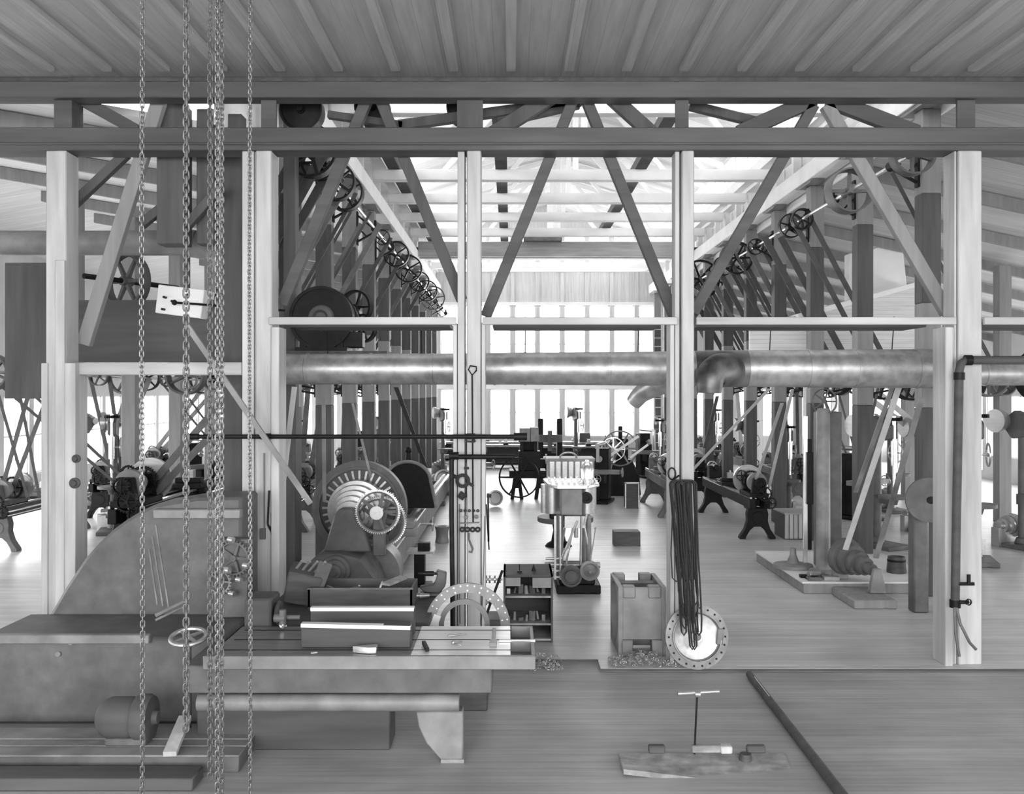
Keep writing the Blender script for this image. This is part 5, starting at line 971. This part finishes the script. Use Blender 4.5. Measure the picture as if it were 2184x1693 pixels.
for k in range(16):
    x = x0+.1+random.random()*(x1-x0-.25); l = random.uniform(.1, .22); q = random.uniform(.3, 2.6); z = .89+.02*(k % 6)
    c = Vector((x, ya+.25, z)); d = Vector((math.cos(q)*l, math.sin(q)*l*.8, .16 if k % 4 == 0 else .02))
    b = MB().beam(c-d/2, c+d/2, random.uniform(.015, .035), .02, (0, 0, 1)) if k % 2 else MB().cyl(c-d/2, c+d/2, .012, n=8)
    tag(b.build('hand_tool', ('bright', 'steel', 'cloth', 'lcast')[k % 4]), 'file or chisel lying in the long tool tray', 'hand tool', 'tools in the long tray')
tag(MB().obox((-1.15, 9.28, 1.06), (.09, .4, .02), (0, .1, -.35)).build('whetstone', 'wood'), 'flat pale board lying across the right end of the tool tray', 'board')
t = thing('tilted_box', 'dark bucket-like box tilted on the bench at the saw post', 'box', (-2.1, 9.3, .842))
MB().obox((-2.05, 9.3, 1.02), (.34, .36, .32), (.15, .22, .15)).build('box', 'crate', t, .02); MB().obox((-1.86, 9.16, 1.12), (.13, .03, .3), (0, .35, .2)).build('side_board', 'beam', t)
b = MB(); [b.cyl((-2.15+.07*k, 9.25, 1.14), (-2.05+.08*k, 9.2-.02*k, 1.27), .015, n=8) for k in range(4)]; b.build('tool_handles', 'steel', t)['kind'] = 'stuff'
t = thing('screw_clamp', 'heavy dark clamp with a threaded screw beside the tool tray', 'clamp', (-.8, 9.6, .842))
MB().prism([at(905, 1264, 9.6), at(893, 1252, 9.6), at(925, 1246, 9.6), at(932, 1226, 9.6), at(930, 1216, 9.6), at(952, 1222, 9.6), at(950, 1250, 9.6), at(938, 1266, 9.6)], (0, .1, 0)).build('jaw', 'cast', t, .012)
MB().cyl(at(892, 1223, 9.62), at(934, 1223, 9.62), .014).cyl(at(905, 1223, 9.62), at(925, 1223, 9.62), .026).build('screw', 'iron', t); MB().box(at(895, 0, 9.6).x, at(950, 0, 9.6).x, 9.55, 9.7, .842, pz(1264, 9.6)).build('base', 'cast', t, .01)
for k, (x, y) in enumerate(((885, 1278), (905, 1276), (893, 1284))):
    c = at(x, y, 9.45); c.z = .842+.03; tag(MB().cyl(c-Vector((.05, 0, 0)), c+Vector((.05, .02, 0)), .03, .02).build('short_stud', 'steel', None), 'short bright stud lying right of the tool tray', 'stud', 'studs right of the tool tray')
t = thing('pipe_fitting', 'bright tee-shaped pipe fitting at the left end of the planer table', 'fitting', at(600, 1330, 8.3)); 
MB().cyl(at(585, 1318, 8.1), at(608, 1318, 8.1), .035).cyl(at(603, 1300, 8.1), at(603, 1334, 8.1), .03).cyl(at(612, 1316, 8.15), at(640, 1316, 8.15), .02).build('body', 'cast', t); MB().cyl(at(600, 1336, 8.1), at(606, 1330, 8.1), .03).build('nipple', 'bright', t)
tag(MB().box(-2.36, -2.12, 8.28, 8.62, -.034, 1.1).cyl((-2.1, 8.4, .95), (-2.06, 8.4, .95), .11, n=24).build('gear_case', 'dbeam', bevel=.02), 'dark upright gear case at the left end of the planer table', 'gear case')
# ------------------------------------------------------------------ big dark machine at the left
t = thing('planer_housing', 'huge smooth dark machine housing filling the lower left', 'machine', (-3.5, 9.2, -.03))
pl = [(105, 1312), (140, 1252), (180, 1192), (210, 1158), (240, 1130), (270, 1108), (300, 1090), (330, 1076), (420, 1062), (515, 1060)]
pv = [Vector((-4.62, 9.25, -.034))]+[at(x, y, 9.25) for x, y in pl]+[Vector((at(515, 0, 9.25).x, 9.25, -.034))]
MB().prism(pv, (0, .62, 0)).build('housing', 'cast', t, .03)
MB().box(-4.75, -2.55, 8.35, 9.25, -.034, .74).build('bed', 'cast', t, .03); MB().box(-4.6, -3.2, 8.28, 8.35, .7, .78).build('rail', 'lcast', t, .008)
MB().box(at(330, 0, 9.2).x, at(515, 0, 9.2).x, 9.15, 9.25, pz(1105, 9.2), pz(1085, 9.2)).build('ledge', 'lcast', t, .01)
for k, (x, y) in enumerate(((150, 1370), (123, 1395))): MB().cyl(at(x, y, 8.36), at(x, y, 8.32), .022).build('bolt', 'lcast', t)
for k, dx in enumerate((0, 12, 24)): strap(('left', 'middle', 'right')[k]+' thin rod leaning on the big dark housing', at(318+dx*.6, 1170-k*25, 9.1), at(336+dx, 1290+k*3, 8.6), .014, 'lcast', .012, group='rods leaning on the housing')
tag(MB().cyl(at(332, 1312, 8.3), at(395, 1282, 8.5), .018).cyl(at(332, 1322, 8.3), at(395, 1292, 8.5), .012).build('guide_rods', 'lcast'), 'pair of slanting rods in front of the big dark housing', 'rod')
t = thing('gear_train', 'cluster of greasy gears and knobs on the right end of the dark housing', 'gears', at(485, 1250, 9.0))
MB().gear(at(500, 1190, 9.05), (.2, 1, 0), .16, .06, 28).build('gear', 'cast', t); MB().gear(at(470, 1240, 9.0), (.2, 1, 0), .11, .05, 22).build('gear', 'lcast', t)
b = MB(); [b.cyl(at(x, y, 8.98), at(x+10, y+2, 8.96), r) for x, y, r in ((488, 1150, .03), (480, 1215, .035), (505, 1235, .025), (520, 1205, .03), (462, 1195, .02), (490, 1265, .03))]; b.build('knob', 'bright', t)['kind'] = 'stuff'
MB().box(at(455, 0, 9.1).x, at(530, 0, 9.1).x, 9.08, 9.25, .74, 1.5).build('plate', 'cast', t, .01)
t = thing('hand_ring', 'flat bright-edged handwheel lying level behind the chains', 'handwheel', (-2.75, 8.0, .74)); c = at(402, 1358, 8.0)
MB().torus(c, (0, -.25, 1), .145, .02, 28).spokes(c, (0, -.25, 1), .01, .14, 4, .02).build('ring', 'steel', t); MB().cyl((c.x, c.y, -.034), c, .025).build('stem', 'cast', t)
t = thing('electric_motor', 'round-bodied motor with flanged end lying on the slotted floor plates', 'motor', (-3.05, 7.6, .1)); c = at(275, 1538, 7.6); c.z = .1+.19
MB().lathe(c-Vector((.24, 0, 0)), (1, 0, 0), [(0, .03), (0, .09), (.04, .14), (.1, .165), (.26, .165), (.3, .15), (.3, .17), (.33, .185), (.4, .185), (.43, .17), (.44, .06), (.48, .05)], 32).build('casing', 'beam', t); MB().box(c.x-.15, c.x+.18, c.y-.12, c.y+.12, .1, .16).build('foot', 'cast', t, .01)
t = thing('floor_plate', 'slotted iron floor plates in the lower left corner', 'floor plate', (-3.3, 7.6, -.034)); MB().box(-5.2, -2.12, 7.3, 7.9, -.034, .085).build('base', 'cast', t, .005)
for (a0, a1) in ((7.3, 7.47), (7.5, 7.62), (7.65, 7.9)): MB().box(-5.2, -2.12, a0, a1, .085, .1).build('plate', 'lcast', t, .003)
tag(MB().box(-5.0, -2.36, 6.95, 7.2, -.034, .06).build('planer_plank', 'beam', bevel=.01), 'grey plank lying in front of the slotted floor plates', 'plank')
tag(MB().beam(at(362, 1608, 7.25), at(395, 1530, 7.75)+Vector((0, 0, .0)), .1, .04, (0, 0, 1)).build('short_board', 'timber'), 'short pale board slanting up from the floor plates', 'board')
# white box with shaft in the left bay
t = thing('white_box', 'white wooden box hung behind the chains in the upper left', 'box', at(395, 640, 11.9))
c = at(395, 645, 11.9); MB().obox(c, (.62, .3, .36), (0, .13, -.15)).build('box', 'cloth', t, .01); b = MB(); [b.cyl(c+Vector((dx, -.2, dz_)), c+Vector((dx, -.12, dz_)), .015) for dx, dz_ in ((-.2, .05), (-.22, -.1), (-.1, .0), (.1, .08))]; b.build('bolt', 'iron', t)['kind'] = 'stuff'
MB().box(c.x-.03, c.x+.03, 11.95, 12.0, c.z+.1, 6.02).build('strap', 'dbeam', t)
tag(MB().cyl(at(372, 645, 11.6), at(608, 662, 11.75), .014, n=8).sphere(at(372, 645, 11.6), .035).build('thin_shaft', 'iron'), 'thin dark shaft from the white box towards the black blower', 'shaft')
t = thing('spoked_pulley', 'large dark spoked wheel hanging under the curved duct in the left bay', 'wheel', at(270, 600, 12.6)); MB().wheel(at(270, 600, 12.6), (.5, 1, 0), .38, .14, 6, .1).build('rim_and_spokes', 'dpost', t); MB().cyl(at(270, 600, 12.6)-Vector((.3, .6, 0)), at(270, 600, 12.6)+Vector((.4, .8, 0)), .035).build('axle', 'iron', t)
# ------------------------------------------------------------------ floor things at the lower right
zf = -.034
tag(MB().cyl((2.47, 9.72, zf+.036), (2.4, 6.6, zf+.036), .036, .042, n=12).build('floor_pole', 'dbeam'), 'long dark pole lying on the floor at the lower right', 'pole')
tag(MB().cyl((2.466, 9.5, zf+.075), (2.45, 8.9, zf+.074), .006, n=8).build('pole_strip', 'steel'), 'thin bright strip on the far end of the long pole', 'strip')
t = thing('plank_pile', 'rough plank with scraps at the bottom edge in front of the tee handle', 'plank', (1.5, 7.4, zf))
MB().prism([at(1320, 1606, 7.6)*1, at(1675, 1606, 7.6), at(1690, 1650, 7.3), at(1500, 1660, 7.2), at(1330, 1640, 7.2)], (0, 0, -.04)).build('plank', 'wood', t)
for o in t.children if False else (): pass
t = thing('tap_key', 'bright tee-handled tap key standing upright over the plank', 'tool', at(1481, 1608, 7.55))
MB().cyl(at(1445, 1479, 7.55), at(1533, 1474, 7.6), .018, n=14).cyl(at(1482, 1480, 7.57), at(1493, 1480, 7.57), .027, n=14).build('crossbar', 'steel', t); MB().cyl(at(1487, 1478, 7.575), at(1481, 1608, 7.55), .008, n=8).build('stem', 'iron', t)
for k, (x0, y0, x1, y1, wd, m, lab) in enumerate(((1383, 1600, 1418, 1612, .07, 'beam', 'short stub of wood at the left of the tee handle'), (1475, 1625, 1540, 1612, .05, 'wood', 'splintered pale stick on the plank'), (1535, 1618, 1560, 1614, .09, 'timber', 'pale paper wad on the plank right of the tee handle'), (1592, 1595, 1632, 1588, .05, 'beam', 'small stick of wood at the right end of the plank'))):
    a, b_ = at(x0, y0, 7.55), at(x1, y1, 7.55); a.z = b_.z = zf+.09; tag(MB().beam(a, b_, wd, .06, (0, 0, 1)).build('wood_scrap', m, bevel=.01), lab, 'scrap')
tag(MB().lathe(at(1590, 1620, 7.5), (0, 0, 1), [(-.03, .06), (.03, .05), (.05, .045)], 16).build('round_stub', 'crate'), 'dark round stub of wood on the right of the plank', 'block')
# ------------------------------------------------------------------ chains
def chain(lab, px, Y, z0, z1, pitch, wd, r, m, sway=.0):
    b = MB(); x = pxx(px, Y); z = z1; k = 0; hl = pitch/2+r*1.6; hw = wd/2-r
    while z > z0:
        u = Vector((1, 0, 0)) if k % 2 == 0 else Vector((0, 1, 0)); q0 = .5+.15*math.sin(z*3); u = Vector((u.x*math.cos(q0)-u.y*math.sin(q0), u.x*math.sin(q0)+u.y*math.cos(q0), 0))
        c = Vector((x+sway*math.sin(z*1.3), Y, z)); pts = []
        for (a, h) in ((1, .5), (.75, .85), (0, 1), (-.75, .85), (-1, .5), (-1, -.5), (-.75, -.85), (0, -1), (.75, -.85), (1, -.5)): pts.append(c+u*hw*a+Vector((0, 0, hl*h)))
        b.tube(pts, r, 5, True); z -= pitch; k += 1
    return tag(b.build('hanging_chain', m, angle=80), lab, 'chain', 'chains hanging in the left foreground')
chain('thin pale hanging chain, leftmost of the chains', 303, 6.5, .02, 6.36, .036, .036, .0052, 'chain', .004)
chain('dull hanging chain with large round links, second of the chains from the left', 397, 6.7, .5, 6.36, .047, .052, .0075, 'chain2')
chain('dull chain just left of the heaviest pale chain', 448, 7.0, .02, 6.36, .042, .045, .006, 'chain2')
chain('heaviest pale hanging chain with bright links', 464, 6.4, .02, 6.36, .036, .042, .0065, 'chain')
chain('second strand right beside the heaviest pale chain', 473, 6.55, .02, 6.36, .036, .036, .0055, 'chain')
chain('fine pale hanging chain, rightmost of the chains', 533, 6.5, .02, 6.36, .026, .03, .0048, 'chain', .004)
